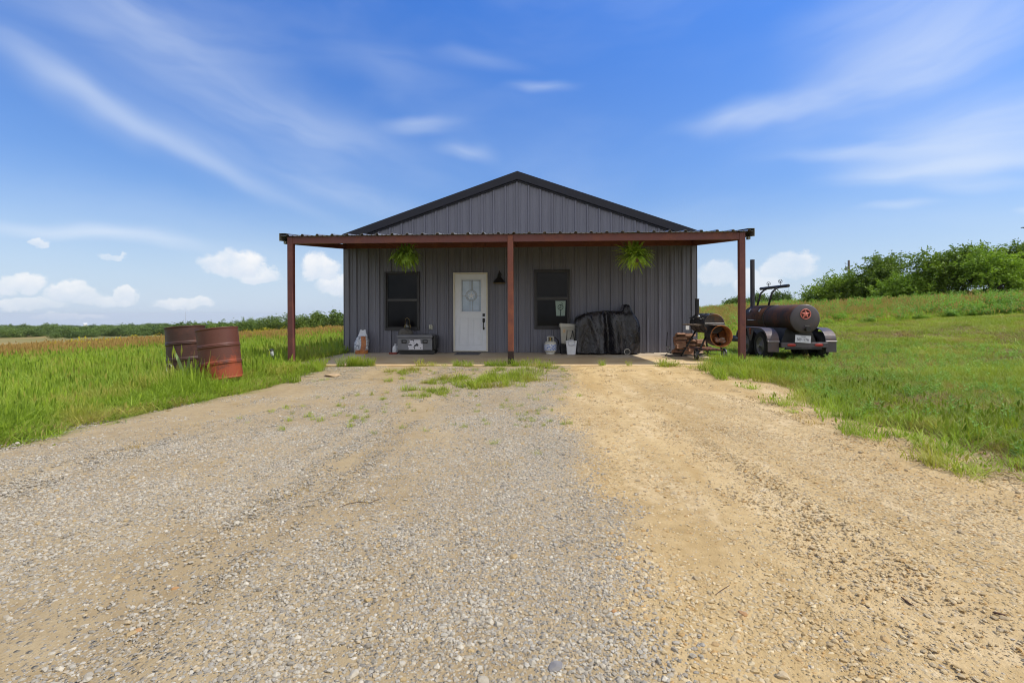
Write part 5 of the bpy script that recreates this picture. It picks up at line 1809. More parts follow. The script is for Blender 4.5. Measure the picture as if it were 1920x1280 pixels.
def build_barrel_smoker():
    bx, _, bz = at(1338.5, 607, 11.0)
    fx, _, fz = at(1351.5, 630, 10.74)
    gx = (bx + fx) / 2 - .06
    S = thing('barrel_smoker', 'black barrel smoker on wheels with rusty open firebox at the slab edge', 'smoker', (gx, 11.3, 0))
    r = .215
    Ya, Yb = 10.98, 11.98
    AX = lambda y: Matrix.Translation((bx, y, bz)) @ Matrix.Rotation(R(-90), 4, 'X')     # local z -> +Y
    mb = MB()
    mb.lathe([(r, 0), (r, Yb - Ya), (0, Yb - Ya)], AX(Ya), 40)
    for y in (.02, .33, .66, .96):
        mb.lathe([(r, y - .012), (r + .007, y - .008), (r + .007, y + .008), (r, y + .012)], AX(Ya), 40)
    barrel = mb.build('barrel', M_SMK, S)
    MB().lathe([(r - .001, .0), (r + .006, -.004), (r - .012, -.012), (r - .022, -.004), (0, -.003)], AX(Ya), 40).build('end_cap', M_SMKEND, barrel)
    MB().box((bx, Ya - .014, bz + .008), (2 * r - .03, .016, .022), bev=.004).build('lid_seam', mat('worn_steel', (.34, .32, .30), .45, .5, .2, 20), barrel)
    hd = MB()
    for y in (11.2, 11.75): hd.cyl((bx - r * .88, y, bz + .09), (bx - r * 1.22, y, bz + .12), .008, seg=8)
    hd.cyl((bx - r * 1.22, 11.15, bz + .12), (bx - r * 1.22, 11.8, bz + .12), .014, seg=10)
    for y in (11.15, 11.5, 11.85): hd.box((bx + .02, y, bz + r + .008), (.09, .03, .02), bev=.004)
    hd.build('handle', M_BLACK, S)
    MB().cyl((bx - r * .80, 11.45, bz + .145), (bx - r * .93, 11.45, bz + .165), .036, seg=18).build('thermometer', M_CHROME, S)
    # chimney
    cx, _, ct = at(1307, 560, 11.86)
    MB().cyl((cx, 11.86, bz + .1), (cx, 11.86, ct), .045, seg=18).lathe([(.045, 0), (.052, .0), (.052, .018), (.045, .018)], Matrix.Translation((cx, 11.86, ct - .018)), 18).build('chimney', M_SMK, S)
    # firebox: open at the near end
    fr = .222
    FA = Matrix.Translation((fx, 10.70, fz)) @ Matrix.Rotation(R(-90), 4, 'X')
    MB().lathe([(fr, 0), (fr, .40), (.0, .40)], FA, 40).lathe([(fr - .004, .385), (fr - .006, .002), (fr, 0)], FA, 40, mi=1).lathe([(0, .384), (fr - .004, .385)], FA, 40, mi=1).build('firebox', [M_SMK, M_FIREBOX], S, fix=False)
    MB().tube([(fx + (fr + .001) * math.cos(k * math.pi / 20), 10.70, fz + (fr + .001) * math.sin(k * math.pi / 20)) for k in range(40)], .007, 6, closed=True).build('firebox_rim', M_FIREBOX, S)
    em = MB()
    g = np.random.default_rng(4)
    for k in range(9):
        em.ball((fx + g.uniform(-.12, .12), 10.80 + g.uniform(0, .18), fz - .13 + g.uniform(-.02, .07)), g.uniform(.03, .06), 8, 6, (1.3, 1, .8))
    em.build('ash_and_embers', rust_mat('ash', (.30, .24, .20), (.26, .10, .04), .5, .95, 20, dark=(.03, .03, .03)), S)
    MB().box((fx - .04, 10.9, fz + fr + .012), (.27, .36, .014), bev=.004).build('firebox_top', mat('dull_steel', (.16, .13, .11), .55, .3, .2, 20), S)
    MB().box((bx - .13, 11.02, fz + .12), (.10, .10, .16), bev=.02).build('neck', M_SMK, S)
    # A-frame legs
    x0, x1 = on(1309, 676, 0)[0], on(1362, 676, 0)[0]
    lg = lambda a, b: MB().tube([a, b], .020, 8).build('leg', M_BLACK, S)
    lg((bx - .10, 11.08, bz - .18), (x0 + .03, 10.96, .125))
    lg((bx + .10, 11.08, bz - .18), (x1 - .03, 10.96, .125))
    lg((bx - .10, 11.88, bz - .17), (x0 - .05, 11.92, .003))
    lg((bx + .10, 11.88, bz - .17), (x1 + .02, 11.98, .003))
    mb = MB()
    mb.cyl((x0, 10.95, .125), (x1, 10.95, .125), .012, seg=8)
    sh = .22
    for k in range(7): mb.box((x0 + .07 + k * .08, 11.42, sh), (.055, .95, .014), bev=.003, mi=1)
    mb.cyl((x0 + .02, 10.97, sh - .012), (x1 - .02, 10.97, sh - .012), .012, seg=8).cyl((x0 - .01, 11.90, sh - .012), (x1 + .0, 11.90, sh - .012), .012, seg=8)
    mb.build('bottom_shelf', [M_BLACK, rust_mat('weathered_slats', (.13, .06, .03), (.24, .10, .05), .5, .8, 8)], S)
    for x in (x0, x1):
        wh = MB().lathe([(.085, -.022), (.118, -.024), (.126, -.012), (.126, .012), (.118, .024), (.085, .022)], Matrix.Translation((x, 10.95, .127)) @ Matrix.Rotation(R(90), 4, 'Y'), 28).build('wheel', M_BLACK, S)
        sp = MB().cyl((x - .03, 10.95, .127), (x + .03, 10.95, .127), .026, seg=12)
        for k in range(6):
            a = k * math.pi / 3
            sp.box((x, 10.95 + .05 * math.cos(a), .127 + .05 * math.sin(a)), (.012, .085, .016), Euler((a, 0, 0)))
        sp.build('spokes', mat('wheel_grey', (.34, .34, .33), .45, .3, .2, 20), wh)
    # front shelf of slats with a paper tag
    sxl = at(1280, 608, 11.95)[0]
    sh = MB()
    zs = bz - .015
    for k in range(5): sh.box(((sxl + bx - r) / 2 + 0, 11.13 + k * .19, zs), (bx - r - sxl, .05, .012), bev=.003)
    sh.tube([(bx - r, 11.05, zs - .02), (sxl, 11.05, zs - .02), (sxl, 11.98, zs - .02), (bx - r, 11.98, zs - .02)], .008, 6)
    shelf = sh.build('side_shelf', mat('weathered_shelf_wood', (.20, .15, .11), .75, 0, .3, 15), S)
    tx, _, tz = at(1289, 614, 11.1)
    MB().box((tx, 11.10, tz - .005), (.075, .004, .085), bev=.001).build('paper_tag', mat('white_paper', (.70, .70, .70), .6), shelf)


build_barrel_smoker()


def build_firewood():
    Yc = 12.35
    x0, x1 = at(1268, 640, 12.2)[0], at(1322, 640, 12.2)[0]
    xc = (x0 + x1) / 2
    K = thing('firewood_rack', 'black curved iron firewood rack at the right end of the house wall', 'rack', (xc, Yc, 0))
    mb = MB()
    for y in (Yc - .14, Yc + .14):
        mb.tube([(x0 - .16, y, .20), (x0 - .14, y, .06), (x0 - .05, y, .02), (xc, y, .012), (x1 + .05, y, .02), (x1 + .13, y, .06), (x1 + .15, y, .20)], .011, 8)
    for x in (x0 - .16, xc, x1 + .15):
        z = .20 if x != xc else .012
        mb.cyl((x, Yc - .14, z), (x, Yc + .14, z), .010, seg=8)
    mb.cyl((x0 - .16, Yc + .14, .2), (x0 - .13, Yc + .14, .55), .010, seg=8).cyl((x1 + .15, Yc + .14, .2), (x1 + .12, Yc + .14, .55), .010, seg=8)
    # the long thin bar that sweeps out in front
    mb.tube([(x0 - .32, Yc - .34, .012), (x0 - .16, Yc - .2, .10), (x0 - .14, Yc - .14, .16)], .009, 6)
    mb.tube([(x0 - .32, Yc - .34, .012), (x0, Yc - .42, .012), (x1 + .1, Yc - .40, .012)], .009, 6)
    mb.build('frame', M_BLACK, K)
    wm, n, b = new_mat('split_firewood')
    p = n.node('ShaderNodeTexCoord').outputs['Object']
    oi = n.node('ShaderNodeObjectInfo').outputs['Random']
    k = n.noise(n.vm('MULTIPLY', p, (2.0, 22, 22)), 2.2, 5, .65)
    c = n.ramp(k, [(.32, (.12, .055, .030)), (.5, (.28, .145, .085)), (.68, (.48, .31, .20))])
    c = n.mix(n.ss(oi, .45, 1, 0, .55), c, (.17, .075, .045))
    c = n.mix(n.ss(oi, .25, 0.0, 0, .45), c, (.58, .45, .32))
    n.link(c, b.inputs['Base Color'])
    b.inputs['Roughness'].default_value = .9
    bp = n.node('ShaderNodeBump'); bp.inputs['Strength'].default_value = .6; bp.inputs['Distance'].default_value = .01
    n.link(k, bp.inputs['Height']); n.link(bp.outputs[0], b.inputs['Normal'])
    bark = mat('firewood_bark', (.060, .042, .032), .95, 0, .4, 20, .8, 40)
    g = np.random.default_rng(21)
    z = .035
    for row in range(6):
        h = .066 + .03 * g.random()
        nlog = 3
        for kx in range(nlog):
            L = .19 + .11 * g.random()
            xx = x0 + .05 + (x1 - x0 - .02) * (kx + .5) / nlog + g.normal() * .03 - .03
            if row >= 4 and kx == 2: continue
            yy = Yc - .05 + g.normal() * .02
            prof = [(-.09, -.02), (-.04, h * .55), (.03, h * .62), (.085, h * .15), (.06, -h * .25), (-.05, -h * .3)]
            prof = [(a * (.8 + .4 * g.random()), q * (.85 + .3 * g.random())) for a, q in prof]
            m2 = MB()
            nseg = 5
            V, Fc = [], []
            for s in range(nseg):
                t = s / (nseg - 1)
                wob = 1 + .12 * g.normal() * .5
                for a, q in prof: V.append((-L / 2 + L * t, a * wob + g.normal() * .003, q * wob + h * .3 + g.normal() * .003))
            n_ = len(prof)
            for s in range(nseg - 1):
                for i in range(n_): Fc.append((s * n_ + i, s * n_ + (i + 1) % n_, (s + 1) * n_ + (i + 1) % n_, (s + 1) * n_ + i))
            m2.add(V, Fc).add(V[:n_], [tuple(range(n_))]).add(V[-n_:], [tuple(range(n_))])
            for fi in range(len(m2.mi)):
                if fi % n_ in (3, 4): m2.mi[fi] = 1
            o = m2.build('firewood_log', [wm, bark], None, rel=False)
            o.location = (xx, yy, z + .004)
            o.rotation_euler = (g.normal() * .35, g.normal() * .09, g.normal() * .32)
            tag(o, 'split reddish-brown log in the firewood stack behind the barrel smoker', 'firewood log', 'split logs stacked on the firewood rack')
        z += h


build_firewood()

# ------------------------------------------------------------------ trailer smoker
def build_trailer():
    zg = gzs(6.1, 12.3)
    BX, BY = 6.13, 12.4
    T = thing('smoker_trailer', 'rusty black tank smoker on a tandem axle trailer with red star emblem', 'trailer', (BX, BY, zg))
    tank_m = rust_mat('weathered_smoker_tank', (.052, .036, .028), (.150, .066, .036), .46, .66, 1.6, dark=(.020, .015, .014), spec=.18)
    end_m = rust_mat('tank_end_grey', (.085, .074, .080), (.12, .080, .060), .3, .42, 2.5, metal=.2, dark=(.05, .04, .045))
    fend_m = rust_mat('faded_black_fender', (.085, .075, .085), (.12, .085, .08), .35, .42, 2.5, metal=.15, dark=(.05, .045, .05))
    frame_m = mat('black_trailer_frame', (.016, .015, .016), .5, 0, .25, 6)
    tx, _, tz = at(1509.5, 597.5, 11.58)
    rt = .325
    Y0, Y1 = 11.58, 14.2
    AX = Matrix.Translation((tx, Y0, tz)) @ Matrix.Rotation(R(-90), 4, 'X')
    tank = MB().lathe([(rt, 0), (rt, Y1 - Y0), (rt * .9, Y1 - Y0 + .05), (0, Y1 - Y0 + .09)], AX, 56).build('tank', tank_m, T)
    MB().lathe([(rt - .0, -.001), (rt + .004, -.008), (rt - .006, -.016), (rt * .92, -.028), (rt * .5, -.040), (0, -.043)], AX, 56).build('tank_end', end_m, tank)
    ys = 1.34
    MB().lathe([(rt, ys - .02), (rt + .010, ys - .015), (rt + .010, ys + .015), (rt, ys + .02)], AX, 56).build('seam_band', mat('dark_band', (.018, .014, .014), .5), tank)
    # lid: a slightly larger shell over the middle of the barrel
    lid = MB().lathe([(rt + .001, 0), (rt + .012, 0), (rt + .012, 1.15), (rt + .001, 1.15)], AX @ Matrix.Translation((0, 0, ys + .06)), 40, a0=R(-185), a1=R(-62)).build('lid', tank_m, T)
    for y in (Y0 + ys + .28, Y0 + ys + .88):
        a = R(146)
        c = Vector((tx + (rt + .03) * math.cos(a), y, tz + (rt + .03) * math.sin(a)))
        MB().box(c, (.085, .035, .028), Euler((0, -(a - math.pi / 2), 0)), bev=.008).build('lid_hinge', M_CHROME, lid)
    hb = MB()
    hy = Y0 + ys + .45
    hb.cyl((tx - rt - .035, hy, tz - .05), (tx - rt - .035, hy + .42, tz - .05), .011, seg=10)
    for y in (hy + .03, hy + .39): hb.cyl((tx - rt + .005, y, tz - .05), (tx - rt - .035, y, tz - .05), .008, seg=8)
    hb.build('lid_handle', M_CHROME, lid)
    # red star in a ring on the tank end
    em = mat('red_emblem', (.62, .17, .13), .45, 0, .12, 30)
    ez = tz + .105
    ex = tx - .005
    ye = Y0 - .052
    E = MB().tube([(ex + .108 * math.cos(k * math.pi / 20), ye, ez + .108 * math.sin(k * math.pi / 20)) for k in range(40)], .011, 8, closed=True)
    pts = []
    for k in range(10):
        rr = .104 if k % 2 == 0 else .041
        a = math.pi / 2 + k * math.pi / 5
        pts.append((ex + rr * math.cos(a), ez + rr * math.sin(a)))
    V = [(ex, ye - .022, ez)] + [(a, ye - .004, b) for a, b in pts] + [(a, ye + .018, b) for a, b in pts]
    E.add(V, [(0, 1 + k, 1 + (k + 1) % 10) for k in range(10)] + [(1 + k, 11 + k, 11 + (k + 1) % 10, 1 + (k + 1) % 10) for k in range(10)])
    emb = E.build('star_emblem', em, T)
    MB().cyl((ex, Y0 - .034, ez), (ex, Y0 - .044, ez), .108, seg=32).build('emblem_back', mat('dark_red_backing', (.07, .016, .014), .6), emb)
    MB().cyl((ex - .018, ye - .016, ez - .028), (ex - .018, ye - .017, ez - .028), .001, seg=6)
    vx, _, vz = at(1514.5, 617, 11.5)
    MB().cyl((vx, Y0 - .02, vz), (vx, Y0 - .12, vz), .040, seg=18).cyl((vx, Y0 - .12, vz), (vx, Y0 - .135, vz), .052, seg=18).box((vx + .01, Y0 - .05, vz + .075), (.10, .03, .012), bev=.004).build('drain_valve', frame_m, T)
    # smoke stack and counterweight on the lid
    sx, _, sz = at(1408, 487, 14.25)
    MB().cyl((sx + .02, 14.25, tz + rt * .8), (sx + .02, 14.25, sz), .059, seg=24).lathe([(.052, 0), (.059, .002), (.061, .03), (.059, .032)], Matrix.Translation((sx + .02, 14.25, sz - .03)), 24).build('smoke_stack', mat('dark_stack_steel', (.045, .042, .050), .42, .3, .2, 5, streak=(1, 1, .2)), T)
    top = tz + rt + .01
    arms = None
    ya, yb = 13.20, 13.95
    for y in (ya, yb):
        b0 = at(1440, 573, y)[0] if y == ya else at(1418.5, 576, y)[0]
        arm = MB().tube([(b0, y, top - .03), (b0 + .085, y, 1.50), (b0 + .105, y, 1.55), (b0 + .19, y, 1.63), (b0 + .34, y, 1.705)], .024, 10).build('counterweight_arm', frame_m, T)
        arms = arms or arm
    bn, bf = at(1474.5, 533.5, 12.75), at(1429.5, 543, 14.25)
    xb = (bn[0] + bf[0]) / 2
    zb = (bn[2] + bf[2]) / 2
    MB().cyl((xb, 12.75, zb), (xb, 14.3, zb), .040, seg=18).build('counterweight_bar', frame_m, arms)
    for (px, py, y) in ((1440, 532, 13.85), (1462.5, 527.5, 13.1)):
        x, _, z = at(px, py, y)
        z = max(z, zb + .10)
        rg = MB()
        rg.tube([(x + .048 * math.cos(k * math.pi / 12), y, z + .048 * math.sin(k * math.pi / 12)) for k in range(24)], .0055, 6, closed=True)
        for a in (R(-90), R(30), R(150)):
            rg.tube([(x, y, z - .008), (x + .048 * math.cos(a), y, z + .048 * math.sin(a))], .006, 6)
        rg.ball((x, y, z - .012), .018, 10, 8)
        rg.cyl((x, y, zb + .02), (x, y, z - .046), .007, seg=6)
        rg.build('ring_ornament', frame_m, arms)
    # frame, saddle, tongue
    fz = .245
    mb = MB()
    for x in (BX - .47, BX + .47): mb.box((x, 13.15, fz + .02), (.06, 3.05, .11), bev=.006)
    for y in (11.9, 12.6, 13.4, 14.62): mb.box((BX, y, fz + .02), (.878, .06, .10), bev=.006)
    mb.prism([(BX - .40, fz + .07), (BX + .40, fz + .07), (tx + .27, tz - .22), (tx - .27, tz - .22)], 'y', 11.86, 14.4)
    mb.tube([(BX - .47, 14.66, fz + .02), (BX, 16.5, fz + .02)], .045, 8).tube([(BX + .47, 14.66, fz + .02), (BX, 16.5, fz + .02)], .045, 8)
    mb.box((BX, 16.9, fz + .02), (.10, 1.2, .10), bev=.006)
    for y in (12.2, 13.03): mb.cyl((BX - .56, y, zg + .33), (BX + .56, y, zg + .33), .035, seg=10)
    mb.build('frame', frame_m, T)
    MB().cyl((BX + .12, 16.9, fz - .32), (BX + .12, 16.9, fz + .35), .03, seg=10).cyl((BX + .12, 16.86, fz + .32), (BX + .28, 16.86, fz + .32), .012, seg=8).build('jack', frame_m, T)
    # wheels
    rubber = mat('tyre_rubber', (.020, .020, .021), .8, 0, .25, 20, .3, 60)
    rim_m = mat('grey_steel_rim', (.20, .20, .205), .45, .5, .12, 14)
    cy_l, cy_r = BX - .635, BX + .615
    for side, x in ((-1, cy_l), (1, cy_r)):
        for y in (12.2, 13.03):
            Wm = Matrix.Translation((x, y, zg + .325)) @ Matrix.Rotation(R(90) * side, 4, 'Y')
            wh = MB().lathe([(.205, -.085), (.25, -.100), (.315, -.098), (.330, -.075), (.332, 0), (.330, .075), (.315, .098), (.25, .100), (.205, .085)], Wm, 40)
            for q in (-.045, 0, .045):
                wh.lathe([(.331, q - .012), (.336, q - .010), (.336, q + .010), (.331, q + .012)], Wm, 40)
            wheel = wh.build('wheel', rubber, T)
            rm = MB().lathe([(.208, .088), (.202, .094), (.19, .080), (.178, .050), (.15, .044), (.10, .064), (.055, .070), (.050, .085), (.030, .108), (0, .110)], Wm, 40)
            for k in range(8):
                a = k * math.pi / 4
                rm.cyl(Wm @ Vector((.152 * math.cos(a), .152 * math.sin(a), .040)), Wm @ Vector((.152 * math.cos(a), .152 * math.sin(a), .062)), .018, .012, 8)
            rm.build('rim', rim_m, wheel)
            MB().cyl(Wm @ Vector((0, 0, .10)), Wm @ Vector((0, 0, .135)), .028, .024, 12).build('hub_cap', M_CHROME, wheel)
    # tandem fenders: outer skin with depth, flap at the back, gusset between the wheels
    def fender_path():
        zt = .660
        P = [(11.69, zg + .455)]
        for k in range(9):
            a = math.pi - k * math.pi / 16
            P.append((12.14 + .445 * math.cos(a), zg + .47 + (zt - zg - .47) * math.sin(a)))
        P += [(13.0, zt + .004)]
        for k in range(1, 9):
            a = math.pi / 2 - k * math.pi / 16
            P.append((13.09 + .445 * math.cos(a), zg + .47 + (zt - zg - .47) * math.sin(a)))
        return P
    P = fender_path()
    for side, xo, xi in ((-1, BX - .775, BX - .515), (1, BX + .755, BX + .515)):
        lo, hi = min(xo, xi), max(xo, xi)
        t = .012
        V, Fc = [], []
        n_ = len(P)
        for (y, z) in P: V += [(lo, y, z), (hi, y, z)]
        yc_, zc_ = 12.6, zg + .35
        for (y, z) in P:
            d = Vector((yc_ - y, zc_ - z)); d = d.normalized() * t
            V += [(lo, y + d.x, z + d.y), (hi, y + d.x, z + d.y)]
        for k in range(n_ - 1):
            a = 2 * k
            Fc += [(a, a + 1, a + 3, a + 2), (2 * n_ + a + 2, 2 * n_ + a + 3, 2 * n_ + a + 1, 2 * n_ + a)]
            Fc += [(a, a + 2, 2 * n_ + a + 2, 2 * n_ + a), (a + 1, 2 * n_ + a + 1, 2 * n_ + a + 3, a + 3)]
        fb = MB().add(V, Fc, False)
        # outer lip following the curve
        o0 = xo - side * .0
        for k in range(n_ - 1):
            (y0, z0), (y1, z1) = P[k], P[k + 1]
            inw = lambda y, z, q: (yc_ + (y - yc_) * (1 - q / math.hypot(y - yc_, z - zc_)), zc_ + (z - zc_) * (1 - q / math.hypot(y - yc_, z - zc_)))
            q0, q1 = inw(y0, z0, .05), inw(y1, z1, .05)
            xa, xb_ = o0, o0 - side * .010
            fb.add([(xa, y0, z0), (xa, y1, z1), (xa, q1[0], q1[1]), (xa, q0[0], q0[1]), (xb_, y0, z0 - .002), (xb_, y1, z1 - .002), (xb_, q1[0], q1[1]), (xb_, q0[0], q0[1])],
                   [(0, 1, 2, 3), (7, 6, 5, 4), (3, 2, 6, 7), (0, 3, 7, 4), (1, 5, 6, 2)])
        fen = fb.build('fender', fend_m, T)
        MB().box(((lo + hi) / 2, 11.685, zg + .452), (hi - lo + .012, .03, .022), bev=.004).build('fender_lip', mat('worn_lip', (.34, .30, .30), .4, .3, .2, 10), fen)
        MB().box(((lo + hi) / 2, 11.695, zg + .325), (hi - lo - .006, .012, .23), bev=.003).build('mud_flap', fend_m, fen)
        gs = MB().prism([(12.40, .651), (12.85, .651), (12.665, zg + .42), (12.585, zg + .42)], 'x', min(xo, xo - side * .008) , max(xo, xo - side * .008))
        gus = gs.build('gusset', fend_m, fen)
        if side < 0:
            c = MB()
            xx = xo - .006
            zc = .58
            for a, b_ in (((12.575, zc + .055), (12.625, zc - .005)), ((12.675, zc + .055), (12.625, zc - .005)), ((12.625, zc - .005), (12.625, zc - .085))):
                c.tube([(xx, a[0], a[1]), (xx, b_[0], b_[1])], .014, 6)
            c.tube([(xx, 12.585, zc - .085), (xx, 12.665, zc - .085)], .010, 6)
            c.build('letter_emblem', rust_mat('rusty_letter', (.22, .06, .035), (.30, .10, .05), .5, .7, 12), gus)
    # bumper, lights, plate
    zb = at(1505, 646.5, 11.62)[2]
    bm_ = MB().box((BX, 11.62, zb), (1.02, .05, .115), bev=.006)
    bump = bm_.build('bumper', fend_m, T)
    MB().box((BX - .02, 11.625, zb - .085), (.80, .06, .045), bev=.006).build('lower_rail', frame_m, bump)
    lm = mat('red_lens', (.36, .030, .024), .2, 0, .1, 40)
    for x in (at(1485, 646, 11.6)[0], at(1536, 646, 11.6)[0]):
        tl = MB().lathe([(0, -.010), (.05, -.009), (.066, 0)], Matrix.Translation((x, 11.594, zb)) @ Matrix.Diagonal((1.5, 1, .52, 1)) @ Matrix.Rotation(R(-90), 4, 'X'), 24).build('tail_light', lm, T)
        MB().lathe([(.064, 0), (.072, -.004), (.074, .002), (.064, .002)], Matrix.Translation((x, 11.5945, zb)) @ Matrix.Diagonal((1.5, 1, .54, 1)) @ Matrix.Rotation(R(-90), 4, 'X'), 24).build('light_gasket', frame_m, tl)
    px_, _, pz_ = at(1506, 635.5, 11.58)
    plate = MB().box((0, 0, 0), (.345, .004, .165), bev=.0015).build('license_plate', mat('white_plate', (.62, .62, .68), .4, 0, .06, 20), T, rel=False)
    plate.location = (px_ - BX, 11.572 - BY, pz_ - zg)
    plate.rotation_euler = (0, R(4), 0)
    ink = mat('dark_plate_ink', (.04, .04, .075), .5)
    text_part('lettering', '509\u00b7177H', .092, plate, (0, -.0032, -.018), ink, sx=.74)
    text_part('lettering', 'TEXAS', .034, plate, (.0, -.0032, .052), ink, sx=1.1)
    T.rotation_euler = (0, 0, R(-.6))


build_trailer()

# ------------------------------------------------------------------ the two rusty drums
def drum(label, px, py, Y, tilt, mat_, seed, lean=0.0, ring=False, r=.292, z0=None):
    X, _, _ = at(px, py, Y)
    D = thing('rusty_drum', label, 'drum', (X, Y, gzs(X, Y) + .0 if z0 is None else z0), 0, 'rusty oil drums leaning in the grass')
    H = .80
    M = Matrix()
    prof = [(0, .02), (r - .015, .02), (r - .012, 0), (r + .006, .0), (r + .006, .018), (r, .024), (r, .04)]
    for z in (.255, .520):
        prof += [(r, z - .045), (r, z - .026), (r + .004, z - .022), (r + .011, z - .014), (r + .011, z - .007), (r + .003, z), (r + .011, z + .007), (r + .011, z + .014), (r + .004, z + .022), (r, z + .026), (r, z + .045)]
    prof += [(r, H - .040), (r, H - .022), (r + .007, H - .014), (r + .007, H), (r - .004, H), (r - .010, H - .012), (r - .010, .03)]
    g = np.random.default_rng(seed)
    mb = MB().lathe(prof, M, 56)
    # dents
    dn = [(g.random() * 6.283, g.uniform(.1, .8), g.uniform(.002, .008), g.uniform(.08, .16)) for _ in range(9)]
    V = []
    for x, y, z in mb.v:
        a = math.atan2(y, x)
        k = sum(d * math.exp(-((((a - da + math.pi) % (2 * math.pi) - math.pi) * r) ** 2 + (z - dz) ** 2) / s ** 2) for da, dz, d, s in dn)
        rr = math.hypot(x, y)
        f = (rr - k) / rr if rr > .2 else 1
        V.append((x * f, y * f, z))
    mb.v = V
    body = mb.build('body', mat_, D, rel=False)
    if ring:
        c = MB()
        a = R(-112)
        cx, cy = (r + .012) * math.cos(a), (r + .012) * math.sin(a)
        tx, ty = -math.sin(a), math.cos(a)
        c.tube([(cx + tx * .072 * math.cos(k * math.pi / 12), cy + ty * .072 * math.cos(k * math.pi / 12), .13 + .072 * math.sin(k * math.pi / 12)) for k in range(24)], .0065, 6, closed=True)
        c.build('steel_ring', M_CHROME, D, rel=False)
    D.rotation_euler = (R(lean), R(tilt), R(0))
    return D


drum('dark brown rusty drum, the left one of the pair, half behind the other', 353, 640, 8.20, -5.4,
     rust_mat('drum_dark', (.054, .024, .017), (.095, .036, .021), .40, .5, 2.2, dark=(.022, .012, .012), scratch=.10), 31, -2, True, z0=GZ + .135)
drum('orange-red rusty drum leaning in front of the darker one', 417, 640, 7.70, -7.6,
     rust_mat('drum_red', (.098, .034, .022), (.26, .055, .020), .16, .5, 3.2, low=(-.12, .62), dark=(.045, .018, .016)), 37, -2, False, z0=GZ + .118)

# broad-leaved plant in front of the drums
def leafy_plant():
    X, Y, Z = at(349, 690, 7.5)
    T = thing('leafy_weed', 'broad pale leaves of a maize-like weed growing in front of the drums', 'weed', (X, 7.50, gzs(X, 7.5)))
    lm = leaf_mat('maize_leaf', (.12, .18, .06), (.24, .32, .13), .4, 3)
    for (a, h, L, w, dr) in ((2.9, .34, .30, .045, .15), (.25, .36, .52, .050, .55), (1.6, .30, .30, .04, .3), (3.6, .2, .3, .04, .6), (5.2, .22, .28, .035, .7)):
        V, Fc = [], []
        n_ = 10
        dx, dy = math.cos(a), math.sin(a) * .4
        for i in range(n_ + 1):
            u = i / n_
            out = L * u * .75
            z = .12 + h * (1.7 * u - dr * 1.2 * u * u)
            ww = w * math.sin(math.pi * min(1, .15 + u * .85)) ** .7
            for s in (-1, 0, 1):
                V.append((dx * out + s * ww * .35, dy * out + s * ww * .4, z + (abs(s)) * ww * .35))
        for i in range(n_):
            for k in range(2): Fc.append((3 * i + k, 3 * i + k + 1, 3 * i + k + 4, 3 * i + k + 3))
        MB().add(V, Fc, True).build('leaf', lm, T, rel=False, fix=False)
    MB().tube([(0, 0, -.02), (.01, 0, .2), (0, 0, .34)], [.012, .010, .006], 8).build('stem', lm, T, rel=False)


leafy_plant()


def path_light():
    X, Y = at(518, 668, 9.7)[0], 9.7
    z = gzs(X, Y)
    T = thing('solar_path_light', 'small tilted solar path light with black cap in the grass by the porch post', 'path light', (X, Y, z))
    MB().cyl((0, 0, -.05), (0, 0, .30), .011, seg=8).build('stake', M_BLACK, T, rel=False)
    MB().lathe([(.03, .29), (.036, .31), (.042, .40), (.036, .405), (0, .405)], None, 16).build('lens', mat('clear_ribbed_lens', (.36, .37, .36), .2, 0, .25, 60), T, rel=False)
    MB().lathe([(.045, .40), (.060, .405), (.058, .425), (.045, .44), (0, .445)], None, 18).build('cap', M_BLACK, T, rel=False)
    T.rotation_euler = (R(4), R(-14), 0)
    T.scale = (.82, .82, .9)


path_light()

# ------------------------------------------------------------------ trees
LEAF_A = leaf_mat('scrub_leaves', (0.038, 0.075, 0.007), (0.19, 0.27, 0.030), 0.28, 0.75)
LEAF_B = leaf_mat('bright_scrub_leaves', (0.06, 0.12, 0.010), (0.25, 0.36, 0.040), 0.32, 0.75)
LEAF_F = leaf_mat('hedgerow_leaves', (0.034, 0.070, 0.012), (0.14, 0.20, 0.036), 0.28, 0.12)
LEAF_W = leaf_mat('woodland_leaves', (0.030, 0.060, 0.016), (0.14, 0.20, 0.045), 0.25, 0.05)
BARK = mat('scrub_bark', (.085, .068, .05), .9, 0, .3, 6, .6, 20)


